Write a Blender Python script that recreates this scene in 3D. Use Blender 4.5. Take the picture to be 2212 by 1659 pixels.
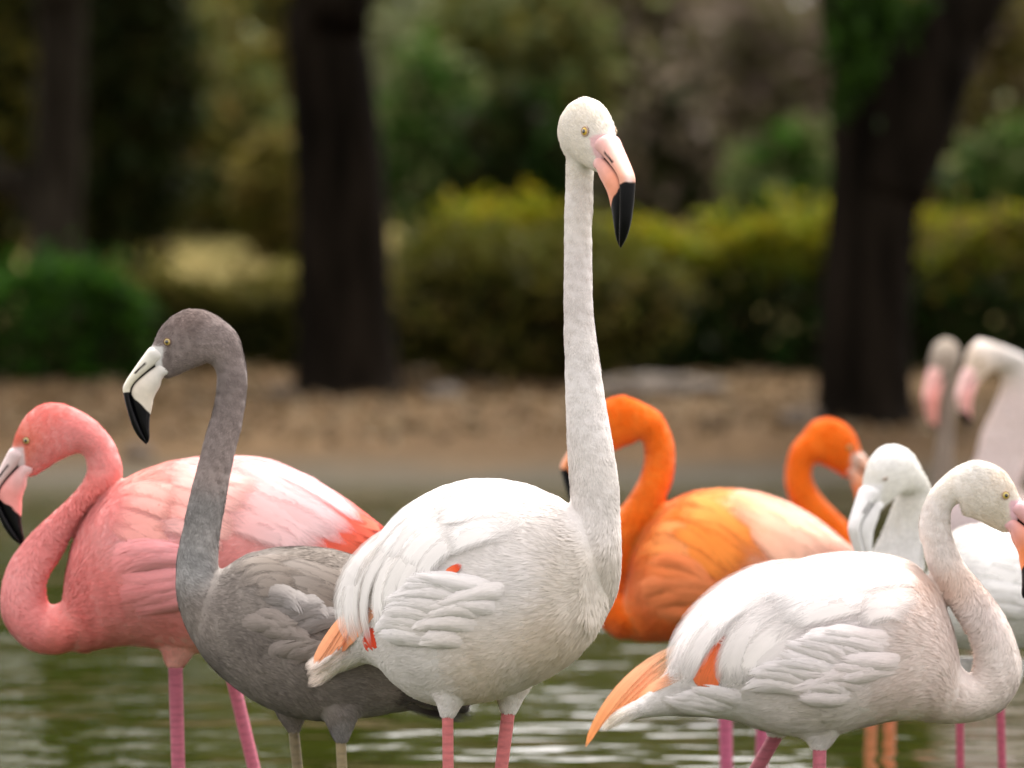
import bpy, bmesh, math, random
import numpy as np
from mathutils import Vector, noise
from mathutils.bvhtree import BVHTree
R = math.radians
random.seed(7)
RNG = np.random.default_rng(7)
scene = bpy.context.scene
for o in list(bpy.data.objects):
    bpy.data.objects.remove(o)
COL = scene.collection

# ------------------------------------------------------------------ camera
FPX = 12288.0                      # focal length in units of a 2212 px wide picture (200 mm lens)
CX, CY, HZ = 1106.0, 829.5, 451.0  # picture centre and horizon row
CAM_H = 1.2
PITCH = math.atan((CY - HZ) / FPX)
cam = bpy.data.cameras.new('camera')
cam.sensor_width = 36.0
cam.lens = FPX / 2212.0 * 36.0
cam.clip_start = 0.1
cam.clip_end = 2000.0
cam.dof.use_dof = True
cam.dof.focus_distance = 8.0
cam.dof.aperture_fstop = 4.0
camo = bpy.data.objects.new('camera', cam)
camo.location = (0, 0, CAM_H)
camo.rotation_euler = (R(90) - PITCH, 0, 0)
COL.objects.link(camo)
scene.camera = camo

# ------------------------------------------------------------------ sky and sun (bright overcast)
SUN_EL, SUN_AZ = R(63), R(25)      # azimuth measured from +Y (away from the camera) towards +X
world = bpy.data.worlds.new('World')
scene.world = world
world.use_nodes = True
wn = world.node_tree
wn.nodes.clear()
wout = wn.nodes.new('ShaderNodeOutputWorld')
wbg = wn.nodes.new('ShaderNodeBackground')
sky = wn.nodes.new('ShaderNodeTexSky')
sky.sky_type = 'NISHITA'
sky.sun_disc = False
sky.sun_elevation = SUN_EL
sky.sun_rotation = SUN_AZ
sky.dust_density = 3.0
hs = wn.nodes.new('ShaderNodeHueSaturation')
hs.inputs['Saturation'].default_value = 0.10
wn.links.new(sky.outputs[0], hs.inputs['Color'])
wtint = wn.nodes.new('ShaderNodeVectorMath'); wtint.operation = 'MULTIPLY'
wtint.inputs[1].default_value = (1.06, 0.985, 0.965)
wn.links.new(hs.outputs[0], wtint.inputs[0])
wn.links.new(wtint.outputs[0], wbg.inputs['Color'])
wbg.inputs['Strength'].default_value = 0.14
wn.links.new(wbg.outputs[0], wout.inputs[0])
sun = bpy.data.lights.new('sun', 'SUN')
sun.energy = 1.2
sun.angle = R(22)
sun.color = (1.0, 0.96, 0.9)
suno = bpy.data.objects.new('sun', sun)
sd = Vector((math.sin(SUN_AZ) * math.cos(SUN_EL), math.cos(SUN_AZ) * math.cos(SUN_EL), math.sin(SUN_EL)))
suno.rotation_euler = sd.to_track_quat('Z', 'Y').to_euler()
suno.location = (0, 10, 30)
COL.objects.link(suno)
scene.view_settings.view_transform = 'Standard'
scene.view_settings.look = 'None'
scene.view_settings.exposure = 1.85
scene.view_settings.gamma = 1.0
scene.view_settings.use_curve_mapping = False

# ------------------------------------------------------------------ helpers
def at(px, py, d):
    """world point seen at picture position (2212 x 1659 units) at forward distance d"""
    x, y = (px - CX) / FPX, -(py - CY) / FPX
    c, s = math.cos(PITCH), math.sin(PITCH)
    dy, dz = c + y * s, -s + y * c
    k = d / dy
    return np.array([x * k, d, CAM_H + dz * k])

def proj(P):
    """inverse of at(): picture position of world points"""
    P = np.asarray(P, float)
    c, s = math.cos(PITCH), math.sin(PITCH)
    z = P[:, 2] - CAM_H
    dep = P[:, 1] * c - z * s
    up = P[:, 1] * s + z * c
    return np.stack([CX + FPX * P[:, 0] / dep, CY - FPX * up / dep], 1)

def conv(ox, oy, s):
    return lambda p: ((ox + p[0] / s) / 1.0416, (oy + p[1] / s) / 1.0416)

def lin(r, g, b):
    f = lambda v: ((v / 255 + 0.055) / 1.055) ** 2.4 if v > 10 else v / 255 / 12.92
    return np.array([f(r), f(g), f(b)])

def unit(v):
    v = np.asarray(v, float)
    return v / (np.linalg.norm(v, axis=-1, keepdims=True) + 1e-12)

def setcol(me, cols, name='Col'):
    a = me.color_attributes.new(name, 'FLOAT_COLOR', 'POINT')
    c = np.ones((len(me.vertices), 4), np.float32)
    c[:, :3] = np.clip(cols, 0, 1)
    a.data.foreach_set('color', c.ravel())

def mesh_np(name, V, F, smooth=True, cols=None):
    """V (n,3); F list of faces or (m,k) array"""
    me = bpy.data.meshes.new(name)
    if isinstance(F, np.ndarray):
        m, k = F.shape
        me.vertices.add(len(V)); me.vertices.foreach_set('co', np.asarray(V, np.float32).ravel())
        me.loops.add(m * k); me.loops.foreach_set('vertex_index', F.astype(np.int32).ravel())
        me.polygons.add(m); me.polygons.foreach_set('loop_start', np.arange(0, m * k, k, dtype=np.int32))
        me.update(calc_edges=True)
    else:
        me.from_pydata([tuple(v) for v in V], [], [tuple(f) for f in F]); me.update()
    if smooth:
        me.polygons.foreach_set('use_smooth', np.ones(len(me.polygons), bool))
    if cols is not None:
        setcol(me, cols)
    return me

def link(name, me, mat=None, parent=None, label=None, cat=None, group=None, kind=None, loc=None):
    o = bpy.data.objects.new(name, me)
    COL.objects.link(o)
    if mat is not None and me is not None:
        me.materials.append(mat)
    if parent is not None: o.parent = parent
    if loc is not None: o.location = loc
    if label: o['label'] = label
    if cat: o['category'] = cat
    if group: o['group'] = group
    if kind: o['kind'] = kind
    return o

def vnoise(P, scale, seed=0):
    """cheap smooth vector noise (sum of sines) in -1..1, vectorised"""
    r = np.random.default_rng(seed)
    out = np.zeros(len(P))
    for i in range(9):
        k = unit(r.normal(size=3)) * scale * r.uniform(0.6, 2.2)
        out += np.sin(P @ k + r.uniform(0, 6.28))
    return out / 3.5

# ------------------------------------------------------------------ materials
def mat_new(name):
    m = bpy.data.materials.new(name); m.use_nodes = True
    return m, m.node_tree, m.node_tree.nodes['Principled BSDF']

def N(nt, t, **kw):
    n = nt.nodes.new(t)
    for k, v in kw.items(): setattr(n, k, v)
    return n

def mat_vcol(name, rough=0.8, sheen=0.0, spec=0.3, noise_scale=0, noise_amt=0.0, bump=0.0, bump_scale=300, coat=0.0, stretch=None, trans=0.0):
    m, nt, b = mat_new(name)
    a = N(nt, 'ShaderNodeVertexColor', layer_name='Col')
    src = a.outputs['Color']
    if noise_amt:
        tc = N(nt, 'ShaderNodeTexCoord')
        nz = N(nt, 'ShaderNodeTexNoise'); nz.inputs['Scale'].default_value = noise_scale; nz.inputs['Detail'].default_value = 4
        co = tc.outputs['Object']
        if stretch:
            mp = N(nt, 'ShaderNodeMapping'); mp.inputs['Scale'].default_value = stretch
            nt.links.new(tc.outputs['UV'] if stretch[2] == 0 else co, mp.inputs[0]); co = mp.outputs[0]
        nt.links.new(co, nz.inputs['Vector'])
        mr = N(nt, 'ShaderNodeMapRange'); mr.inputs[3].default_value = 1 - noise_amt; mr.inputs[4].default_value = 1 + noise_amt
        mr.inputs[1].default_value = 0.3; mr.inputs[2].default_value = 0.7
        nt.links.new(nz.outputs[0], mr.inputs[0])
        mx = N(nt, 'ShaderNodeVectorMath', operation='SCALE')
        nt.links.new(src, mx.inputs[0]); nt.links.new(mr.outputs[0], mx.inputs['Scale'])
        src = mx.outputs[0]
        if bump:
            bp = N(nt, 'ShaderNodeBump'); bp.inputs['Strength'].default_value = bump; bp.inputs['Distance'].default_value = 0.002
            n2 = N(nt, 'ShaderNodeTexNoise'); n2.inputs['Scale'].default_value = bump_scale
            nt.links.new(co, n2.inputs['Vector'])
            nt.links.new(n2.outputs[0], bp.inputs['Height']); nt.links.new(bp.outputs[0], b.inputs['Normal'])
    nt.links.new(src, b.inputs['Base Color'])
    b.inputs['Roughness'].default_value = rough
    b.inputs['Specular IOR Level'].default_value = spec
    b.inputs['Sheen Weight'].default_value = sheen
    b.inputs['Coat Weight'].default_value = coat
    if trans:
        t = N(nt, 'ShaderNodeBsdfTranslucent'); nt.links.new(src, t.inputs['Color'])
        ms = N(nt, 'ShaderNodeMixShader'); ms.inputs[0].default_value = trans
        out = nt.nodes['Material Output']
        nt.links.new(b.outputs[0], ms.inputs[1]); nt.links.new(t.outputs[0], ms.inputs[2]); nt.links.new(ms.outputs[0], out.inputs[0])
    return m

M_PLUM = mat_vcol('plumage', 0.85, 0.15, 0.15, 220, 0.06, 0.25, 500)
M_DOWN = mat_vcol('contour_feathers', 0.85, 0.1, 0.1, trans=0.24)
def mat_feather(name='feather_vane', fray=1.0):
    m, nt, b = mat_new(name)
    a = N(nt, 'ShaderNodeVertexColor', layer_name='Col')
    uv = N(nt, 'ShaderNodeUVMap', uv_map='UVMap'); oi = N(nt, 'ShaderNodeObjectInfo')
    sep = N(nt, 'ShaderNodeSeparateXYZ'); nt.links.new(uv.outputs[0], sep.inputs[0])
    def math_(op, x, y=None, z=None, clamp=False):
        n = N(nt, 'ShaderNodeMath', operation=op); n.use_clamp = clamp
        for i, v in enumerate((x, y, z)):
            if v is None: continue
            if isinstance(v, (int, float)): n.inputs[i].default_value = v
            else: nt.links.new(v, n.inputs[i])
        return n.outputs[0]
    u, t = sep.outputs[0], sep.outputs[1]
    au = math_('ABSOLUTE', math_('SUBTRACT', u, 0.5))                 # 0 shaft .. 0.5 edge
    barb = math_('SUBTRACT', t, math_('MULTIPLY', au, 0.55))          # barbs slant towards the tip
    cm = N(nt, 'ShaderNodeCombineXYZ')
    nt.links.new(math_('MULTIPLY', u, 1.6), cm.inputs[0]); nt.links.new(math_('MULTIPLY', barb, 34.0), cm.inputs[1]); nt.links.new(math_('MULTIPLY', oi.outputs['Random'], 50.0), cm.inputs[2])
    nz = N(nt, 'ShaderNodeTexNoise'); nz.inputs['Scale'].default_value = 1.0; nz.inputs['Detail'].default_value = 3
    nt.links.new(cm.outputs[0], nz.inputs['Vector'])
    cm2 = N(nt, 'ShaderNodeCombineXYZ')
    nt.links.new(math_('MULTIPLY', u, 22.0), cm2.inputs[0]); nt.links.new(math_('MULTIPLY', t, 2.2), cm2.inputs[1]); nt.links.new(math_('MULTIPLY', oi.outputs['Random'], 90.0), cm2.inputs[2])
    n2 = N(nt, 'ShaderNodeTexNoise'); n2.inputs['Scale'].default_value = 1.0; n2.inputs['Detail'].default_value = 2
    nt.links.new(cm2.outputs[0], n2.inputs['Vector'])
    val = math_('ADD', math_('MULTIPLY', nz.outputs[0], 0.10), math_('MULTIPLY_ADD', n2.outputs[0], 0.12 * fray, 0.95 - 0.06 * fray))
    sc = N(nt, 'ShaderNodeVectorMath', operation='SCALE'); nt.links.new(a.outputs[0], sc.inputs[0]); nt.links.new(val, sc.inputs['Scale'])
    nt.links.new(sc.outputs[0], b.inputs['Base Color'])
    # frayed soft edges: the barbs thin out towards the rim and the tip
    rim = math_('MULTIPLY', math_('SUBTRACT', 0.5, au), 3.4 * fray)
    tip = math_('MULTIPLY', math_('SUBTRACT', 1.0, t), 5.0 * fray)
    root = math_('MULTIPLY', t, 2.6)
    e = math_('MINIMUM', math_('MINIMUM', rim, tip), root)
    fr = math_('MULTIPLY_ADD', math_('ADD', nz.outputs[0], n2.outputs[0]), 0.9, -0.9)
    al = math_('ADD', e, fr, clamp=True)
    al = math_('SMOOTH_MIN', al, 1.0, 0.0, True)
    nt.links.new(al, b.inputs['Alpha'])
    bp = N(nt, 'ShaderNodeBump'); bp.inputs['Strength'].default_value = 0.25; bp.inputs['Distance'].default_value = 0.001
    nt.links.new(nz.outputs[0], bp.inputs['Height']); nt.links.new(bp.outputs[0], b.inputs['Normal'])
    b.inputs['Roughness'].default_value = 0.75; b.inputs['Specular IOR Level'].default_value = 0.15; b.inputs['Sheen Weight'].default_value = 0.1
    return m
M_FEATH = mat_feather()
M_QUILL = mat_feather('feather_quill', 3.5)
M_BEAK = mat_vcol('beak_horn', 0.27, 0.0, 0.17, 90, 0.06, 0.05, 260)
M_EYE = mat_vcol('eye_gloss', 0.08, 0.0, 0.6, coat=1.0)
M_LEAF = mat_vcol('leaf', 0.6, 0.0, 0.06, trans=0.35)
M_LEG = mat_vcol('leg_skin', 0.5, 0.0, 0.35, 60, 0.12, 0.6, 230, stretch=(1, 1, 3))

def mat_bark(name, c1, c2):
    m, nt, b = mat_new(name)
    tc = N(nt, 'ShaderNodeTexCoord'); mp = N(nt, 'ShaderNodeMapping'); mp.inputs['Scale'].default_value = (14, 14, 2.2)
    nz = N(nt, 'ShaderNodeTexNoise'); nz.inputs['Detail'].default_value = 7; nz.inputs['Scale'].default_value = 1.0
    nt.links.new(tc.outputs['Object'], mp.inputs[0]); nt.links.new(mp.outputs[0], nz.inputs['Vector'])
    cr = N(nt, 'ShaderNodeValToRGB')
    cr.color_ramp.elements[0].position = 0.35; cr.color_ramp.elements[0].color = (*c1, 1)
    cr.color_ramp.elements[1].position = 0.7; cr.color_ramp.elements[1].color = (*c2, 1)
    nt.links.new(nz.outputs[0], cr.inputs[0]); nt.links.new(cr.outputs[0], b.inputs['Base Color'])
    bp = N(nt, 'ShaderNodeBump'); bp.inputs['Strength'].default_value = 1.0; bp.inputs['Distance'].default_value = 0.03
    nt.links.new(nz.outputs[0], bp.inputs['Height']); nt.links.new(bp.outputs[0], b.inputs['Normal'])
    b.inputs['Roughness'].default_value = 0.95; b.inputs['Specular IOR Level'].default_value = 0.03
    return m
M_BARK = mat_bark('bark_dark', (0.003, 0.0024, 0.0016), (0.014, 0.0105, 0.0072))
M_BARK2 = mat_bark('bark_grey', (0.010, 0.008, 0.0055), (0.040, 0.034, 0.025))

# ------------------------------------------------------------------ ground, water
def ground_z(x, y):
    ys = [-400, 4, 14, 18.5, 19.7, 20.7, 22.4, 26, 32, 64, 130, 900]
    zs = [-0.16, -0.16, -0.16, 0.14, 0.25, 0.36, 0.44, 0.48, 0.55, 1.75, 3.6, 14.0]
    z = np.interp(y, ys, zs)
    P = np.stack([x, y, 0 * x], 1)
    k = np.clip((y - 19.0) / 2, 0, 1)
    z = z + k * (0.025 * vnoise(P, 1.6, 3) + 0.010 * vnoise(P, 6.0, 4)) + np.clip((y - 32) / 32, 0, 1) * 0.22 * vnoise(P, 0.15, 5)
    z = z + 0.03 * vnoise(P, 1.1, 8) * np.clip((y - 17) / 2, 0, 1) * np.clip((22 - y) / 2, 0, 1)
    return z

def build_ground():
    xs = np.unique(np.concatenate([np.linspace(-900, -20, 20), np.linspace(-20, -5, 20), np.linspace(-5, 5, 90), np.linspace(5, 20, 20), np.linspace(20, 900, 20)]))
    ys = np.unique(np.concatenate([np.linspace(-400, 4, 6), np.linspace(4, 18, 12), np.linspace(18, 30, 120), np.linspace(30, 100, 60), np.linspace(100, 900, 25)]))
    X, Y = np.meshgrid(xs, ys); x, y = X.ravel(), Y.ravel()
    V = np.stack([x, y, ground_z(x, y)], 1)
    nx, ny = len(xs), len(ys)
    i = (np.arange(ny - 1)[:, None] * nx + np.arange(nx - 1)[None]).ravel()
    F = np.stack([i, i + 1, i + nx + 1, i + nx], 1)
    me = mesh_np('ground', V, F)
    m, nt, b = mat_new('bank_soil')
    tc = N(nt, 'ShaderNodeTexCoord')
    n1 = N(nt, 'ShaderNodeTexNoise'); n1.inputs['Scale'].default_value = 1.6; n1.inputs['Detail'].default_value = 6
    n2 = N(nt, 'ShaderNodeTexNoise'); n2.inputs['Scale'].default_value = 16; n2.inputs['Detail'].default_value = 5
    nt.links.new(tc.outputs['Object'], n1.inputs['Vector']); nt.links.new(tc.outputs['Object'], n2.inputs['Vector'])
    soil = N(nt, 'ShaderNodeValToRGB')
    e = soil.color_ramp.elements
    e[0].position = 0.3; e[0].color = (0.045, 0.027, 0.012, 1); e[1].position = 0.72; e[1].color = (0.16, 0.105, 0.056, 1)
    mixn = N(nt, 'ShaderNodeMix', data_type='FLOAT'); mixn.inputs[0].default_value = 0.45
    nt.links.new(n1.outputs[0], mixn.inputs[2]); nt.links.new(n2.outputs[0], mixn.inputs[3]); nt.links.new(mixn.outputs[0], soil.inputs[0])
    grass = N(nt, 'ShaderNodeValToRGB')
    e = grass.color_ramp.elements
    e[0].position = 0.35; e[0].color = (0.05, 0.05, 0.012, 1); e[1].position = 0.65; e[1].color = (0.19, 0.145, 0.05, 1)
    nt.links.new(mixn.outputs[0], grass.inputs[0])
    sep = N(nt, 'ShaderNodeSeparateXYZ'); nt.links.new(tc.outputs['Object'], sep.inputs[0])
    far = N(nt, 'ShaderNodeMapRange'); far.inputs[1].default_value = 26.5; far.inputs[2].default_value = 30
    nt.links.new(sep.outputs['Y'], far.inputs[0])
    mx = N(nt, 'ShaderNodeMix', data_type='RGBA'); nt.links.new(far.outputs[0], mx.inputs[0])
    nt.links.new(soil.outputs[0], mx.inputs[6]); nt.links.new(grass.outputs[0], mx.inputs[7])
    # wet grey mud at the water's edge
    wet = N(nt, 'ShaderNodeMapRange'); wet.inputs[1].default_value = 0.33; wet.inputs[2].default_value = 0.27
    add = N(nt, 'ShaderNodeMath', operation='MULTIPLY_ADD'); add.inputs[1].default_value = 0.06; nt.links.new(n1.outputs[0], add.inputs[0]); 
    sub = N(nt, 'ShaderNodeMath', operation='SUBTRACT'); sub.inputs[1].default_value = 0.03
    nt.links.new(sep.outputs['Z'], add.inputs[2]); nt.links.new(add.outputs[0], sub.inputs[0]); nt.links.new(sub.outputs[0], wet.inputs[0])
    mx2 = N(nt, 'ShaderNodeMix', data_type='RGBA'); nt.links.new(wet.outputs[0], mx2.inputs[0])
    nt.links.new(mx.outputs[2], mx2.inputs[6]); mx2.inputs[7].default_value = (0.085, 0.075, 0.055, 1)
    nt.links.new(mx2.outputs[2], b.inputs['Base Color'])
    bp = N(nt, 'ShaderNodeBump'); bp.inputs['Strength'].default_value = 0.8; bp.inputs['Distance'].default_value = 0.03
    nt.links.new(n2.outputs[0], bp.inputs['Height']); nt.links.new(bp.outputs[0], b.inputs['Normal'])
    b.inputs['Roughness'].default_value = 0.95; b.inputs['Specular IOR Level'].default_value = 0.05
    link('ground', me, m, kind='structure')

def build_water():
    xs = np.linspace(-60, 60, 9); ys = np.linspace(-60, 20.4, 9)
    X, Y = np.meshgrid(xs, ys); V = np.stack([X.ravel(), Y.ravel(), 0 * X.ravel() + 0.25], 1)
    i = (np.arange(8)[:, None] * 9 + np.arange(8)[None]).ravel()
    me = mesh_np('pond_water', V, np.stack([i, i + 1, i + 10, i + 9], 1))
    m, nt, b = mat_new('pond_water')
    tc = N(nt, 'ShaderNodeTexCoord')
    mp = N(nt, 'ShaderNodeMapping'); mp.inputs['Scale'].default_value = (0.75, 1.0, 1.0); mp.inputs['Rotation'].default_value = (0, 0, 0.15)
    nt.links.new(tc.outputs['Object'], mp.inputs[0])
    h = None
    for sc, w, det in ((1.1, 1.0, 1), (3.4, 0.62, 2), (9.5, 0.16, 2)):
        nz = N(nt, 'ShaderNodeTexNoise'); nz.inputs['Scale'].default_value = sc; nz.inputs['Detail'].default_value = det
        nt.links.new(mp.outputs[0], nz.inputs['Vector'])
        ml = N(nt, 'ShaderNodeMath', operation='MULTIPLY'); ml.inputs[1].default_value = w; nt.links.new(nz.outputs[0], ml.inputs[0])
        if h is None: h = ml
        else:
            ad = N(nt, 'ShaderNodeMath', operation='ADD'); nt.links.new(h.outputs[0], ad.inputs[0]); nt.links.new(ml.outputs[0], ad.inputs[1]); h = ad
    bp = N(nt, 'ShaderNodeBump'); bp.inputs['Strength'].default_value = 1.0; bp.inputs['Distance'].default_value = 0.025
    nt.links.new(h.outputs[0], bp.inputs['Height']); nt.links.new(bp.outputs[0], b.inputs['Normal'])
    b.inputs['Base Color'].default_value = (0.024, 0.031, 0.003, 1)
    b.inputs['Roughness'].default_value = 0.06
    b.inputs['IOR'].default_value = 1.33
    link('pond_water', me, m, kind='structure')

# ------------------------------------------------------------------ vegetation
def leaf_mesh(name, P, size, pal, jit=0.25, flat=0.0):
    """diamond leaves (2 triangles) at points P"""
    n = len(P)
    a = unit(RNG.normal(size=(n, 3)) * np.array([1, 1, 1 - flat * 0.5])); b_ = RNG.normal(size=(n, 3))
    b_ = unit(b_ - (b_ * a).sum(1, keepdims=True) * a)
    s = size * RNG.uniform(0.6, 1.4, (n, 1))
    V = np.empty((n, 4, 3)); V[:, 0] = P - a * s; V[:, 1] = P + b_ * s * 0.5; V[:, 2] = P + a * s; V[:, 3] = P - b_ * s * 0.5
    F = np.arange(n * 4).reshape(n, 4)
    pal = np.asarray(pal); c = pal[RNG.integers(0, len(pal), n)] * RNG.uniform(1 - jit, 1 + jit, (n, 1))
    return mesh_np(name, V.reshape(-1, 3), F, False, np.repeat(c, 4, 0))

def cloud(c, r, n, clumps=40, spread=0.3, shell=0.5):
    """points in clumps spread through an ellipsoid"""
    c, r = np.asarray(c, float), np.asarray(r, float)
    k = unit(RNG.normal(size=(clumps, 3))) * (RNG.uniform(shell, 1, (clumps, 1)) ** 0.6)
    w = RNG.uniform(0.3, 1, clumps); idx = RNG.choice(clumps, n, p=w / w.sum())
    return c + (k[idx] + RNG.normal(size=(n, 3)) * spread * 0.5) * r

def tube(path, radii, nr=14, rough=0.0, seed=0, cap=True):
    path = np.asarray(path, float); n = len(path)
    t = unit(np.gradient(path, axis=0)); ref = np.array([0.0, 1.0, 0.0]) if abs(t[0] @ np.array([0, 1, 0])) < 0.9 else np.array([1.0, 0, 0])
    V = []
    a = np.linspace(0, 2 * np.pi, nr, endpoint=False)
    for i in range(n):
        u = unit(np.cross(ref, t[i])); v = np.cross(t[i], u)
        ring = path[i] + radii[i] * (np.cos(a)[:, None] * u + np.sin(a)[:, None] * v)
        V.append(ring)
    V = np.concatenate(V)
    if rough:
        ctr = np.repeat(path, nr, 0)
        V = ctr + (V - ctr) * (1 + rough * vnoise(V * np.array([1, 1, 0.4]), 14, seed)[:, None])
    F = []
    for i in range(n - 1):
        for j in range(nr):
            F.append((i * nr + j, i * nr + (j + 1) % nr, (i + 1) * nr + (j + 1) % nr, (i + 1) * nr + j))
    if cap:
        F.append(tuple(range(nr))[::-1]); F.append(tuple(range((n - 1) * nr, n * nr)))
    return V, F

def joinVF(parts):
    V, F, o = [], [], 0
    for v, f in parts:
        V.append(v); F += [tuple(i + o for i in q) for q in f]; o += len(v)
    return np.concatenate(V), F

def smooth_path(pts, n):
    pts = np.asarray(pts, float); k = len(pts)
    tt = np.linspace(0, k - 1, n); out = []
    for t in tt:
        i = min(int(t), k - 2); f = t - i
        p0, p1, p2, p3 = pts[max(i - 1, 0)], pts[i], pts[i + 1], pts[min(i + 2, k - 1)]
        out.append(0.5 * (2 * p1 + (p2 - p0) * f + (2 * p0 - 5 * p1 + 4 * p2 - p3) * f * f + (3 * p1 - p0 - 3 * p2 + p3) * f ** 3))
    return np.array(out)

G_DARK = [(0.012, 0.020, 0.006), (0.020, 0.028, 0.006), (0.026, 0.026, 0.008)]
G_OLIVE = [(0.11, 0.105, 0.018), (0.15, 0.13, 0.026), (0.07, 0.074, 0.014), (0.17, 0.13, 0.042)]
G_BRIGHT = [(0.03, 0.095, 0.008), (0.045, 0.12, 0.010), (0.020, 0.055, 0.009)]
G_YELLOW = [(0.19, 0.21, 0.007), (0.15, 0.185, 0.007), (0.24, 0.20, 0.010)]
G_GREY = [(0.17, 0.135, 0.10), (0.12, 0.098, 0.062), (0.20, 0.16, 0.125), (0.09, 0.09, 0.034)]
G_SAGE = [(0.11, 0.14, 0.044), (0.17, 0.19, 0.08), (0.08, 0.11, 0.034)]
G_STRAW = [(0.20, 0.16, 0.04), (0.16, 0.135, 0.03), (0.095, 0.10, 0.016)]

def tree(loc, trunk_pts, radii, crown_specs, pal, label, bark, leaf=0.07, limbs=()):
    base = np.array(loc, float)
    root = link('tree', None, label=label, cat='tree', loc=tuple(base))
    pts = smooth_path(trunk_pts, 26)
    rr = np.interp(np.linspace(0, 1, 26), np.linspace(0, 1, len(radii)), radii)
    V, F = tube(pts, rr, 22, 0.05, 3)
    link('trunk', mesh_np('trunk', V, F), bark, root)
    for lp, lr in limbs:
        p = smooth_path(lp, 16); V, F = tube(p, np.interp(np.linspace(0, 1, 16), np.linspace(0, 1, len(lr)), lr), 14, 0.05, 5)
        link('limb', mesh_np('limb', V, F), bark, root)
    P = np.concatenate([cloud(c, r, n, 50, 0.35, 0.3) for c, r, n in crown_specs])
    link('crown', leaf_mesh('crown', P, leaf, pal), M_LEAF, root)

def shrub(px, ptop, pbot, halfw, d, pal, n, label, leaf=0.06, group=None, depth=0.8, box=False, pal_top=None, name='shrub', gap=0.3):
    d = d * 0.79
    a, b_ = at(px, ptop, d), at(px, pbot, d)
    hw = halfw * d / FPX
    zb = float(ground_z(np.array([a[0]]), np.array([d]))[0])
    zt = a[2]; h = zt - zb
    base = np.array([a[0], d, zb])
    root = link(name, None, label=label, cat='hedge' if name == 'hedge' else 'shrub', group=group, loc=tuple(base))
    if box:
        u = RNG.uniform(-1, 1, (n, 3)); ax = RNG.integers(0, 3, n)
        s = np.sign(u[np.arange(n), ax]) * RNG.uniform(0.72, 1, n); u[np.arange(n), ax] = s
        P = u * np.array([hw, depth / 2, h / 2]) + np.array([0, 0, h / 2])
        P += np.stack([vnoise(P, 6, 11), vnoise(P, 6, 12), vnoise(P, 6, 13)], 1) * 0.045
        P[:, 2] *= 1 + 0.10 * vnoise(P * np.array([1, 1, 0]), 3.2, 14) + 0.05 * vnoise(P * np.array([1, 1, 0]), 9, 15)
        P[:, 2] *= 1 - 0.45 * np.abs(u[:, 0]) ** 7
        P[:, 2] = np.abs(P[:, 2]); P[:, 2] += (RNG.uniform(size=n) < 0.06) * RNG.uniform(0, 0.12, n) * (P[:, 2] > h * 0.85)
    else:
        P = cloud((0, 0, h * 0.52), (hw, depth * hw, h * 0.5), n, 46, gap, 0.45)
        P[:, 2] = np.abs(P[:, 2] + 0.02)
    me = leaf_mesh('foliage', P, leaf, pal)
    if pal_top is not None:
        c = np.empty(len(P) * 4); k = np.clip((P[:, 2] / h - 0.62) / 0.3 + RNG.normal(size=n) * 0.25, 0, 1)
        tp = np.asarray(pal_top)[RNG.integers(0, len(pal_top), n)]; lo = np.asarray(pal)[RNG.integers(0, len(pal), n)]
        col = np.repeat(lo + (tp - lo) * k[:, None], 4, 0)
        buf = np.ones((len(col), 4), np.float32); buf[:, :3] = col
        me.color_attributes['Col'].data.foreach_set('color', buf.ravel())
    link('foliage', me, M_LEAF, root)
    parts = []
    for i in range(7):
        x = RNG.uniform(-0.5, 0.5) * hw; y = RNG.uniform(-0.3, 0.3) * depth * (1 if box else hw)
        tip = np.array([x * 1.7, y * 1.5, h * RNG.uniform(0.5, 0.8)])
        parts.append(tube(smooth_path([(x * 0.5, y * 0.5, -0.05), (x, y, h * 0.3), tip], 6), np.linspace(0.035, 0.01, 6) * (0.5 + h * 0.4), 6))
    V, F = joinVF(parts)
    link('stems', mesh_np('stems', V, F), M_BARK, root)

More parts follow.
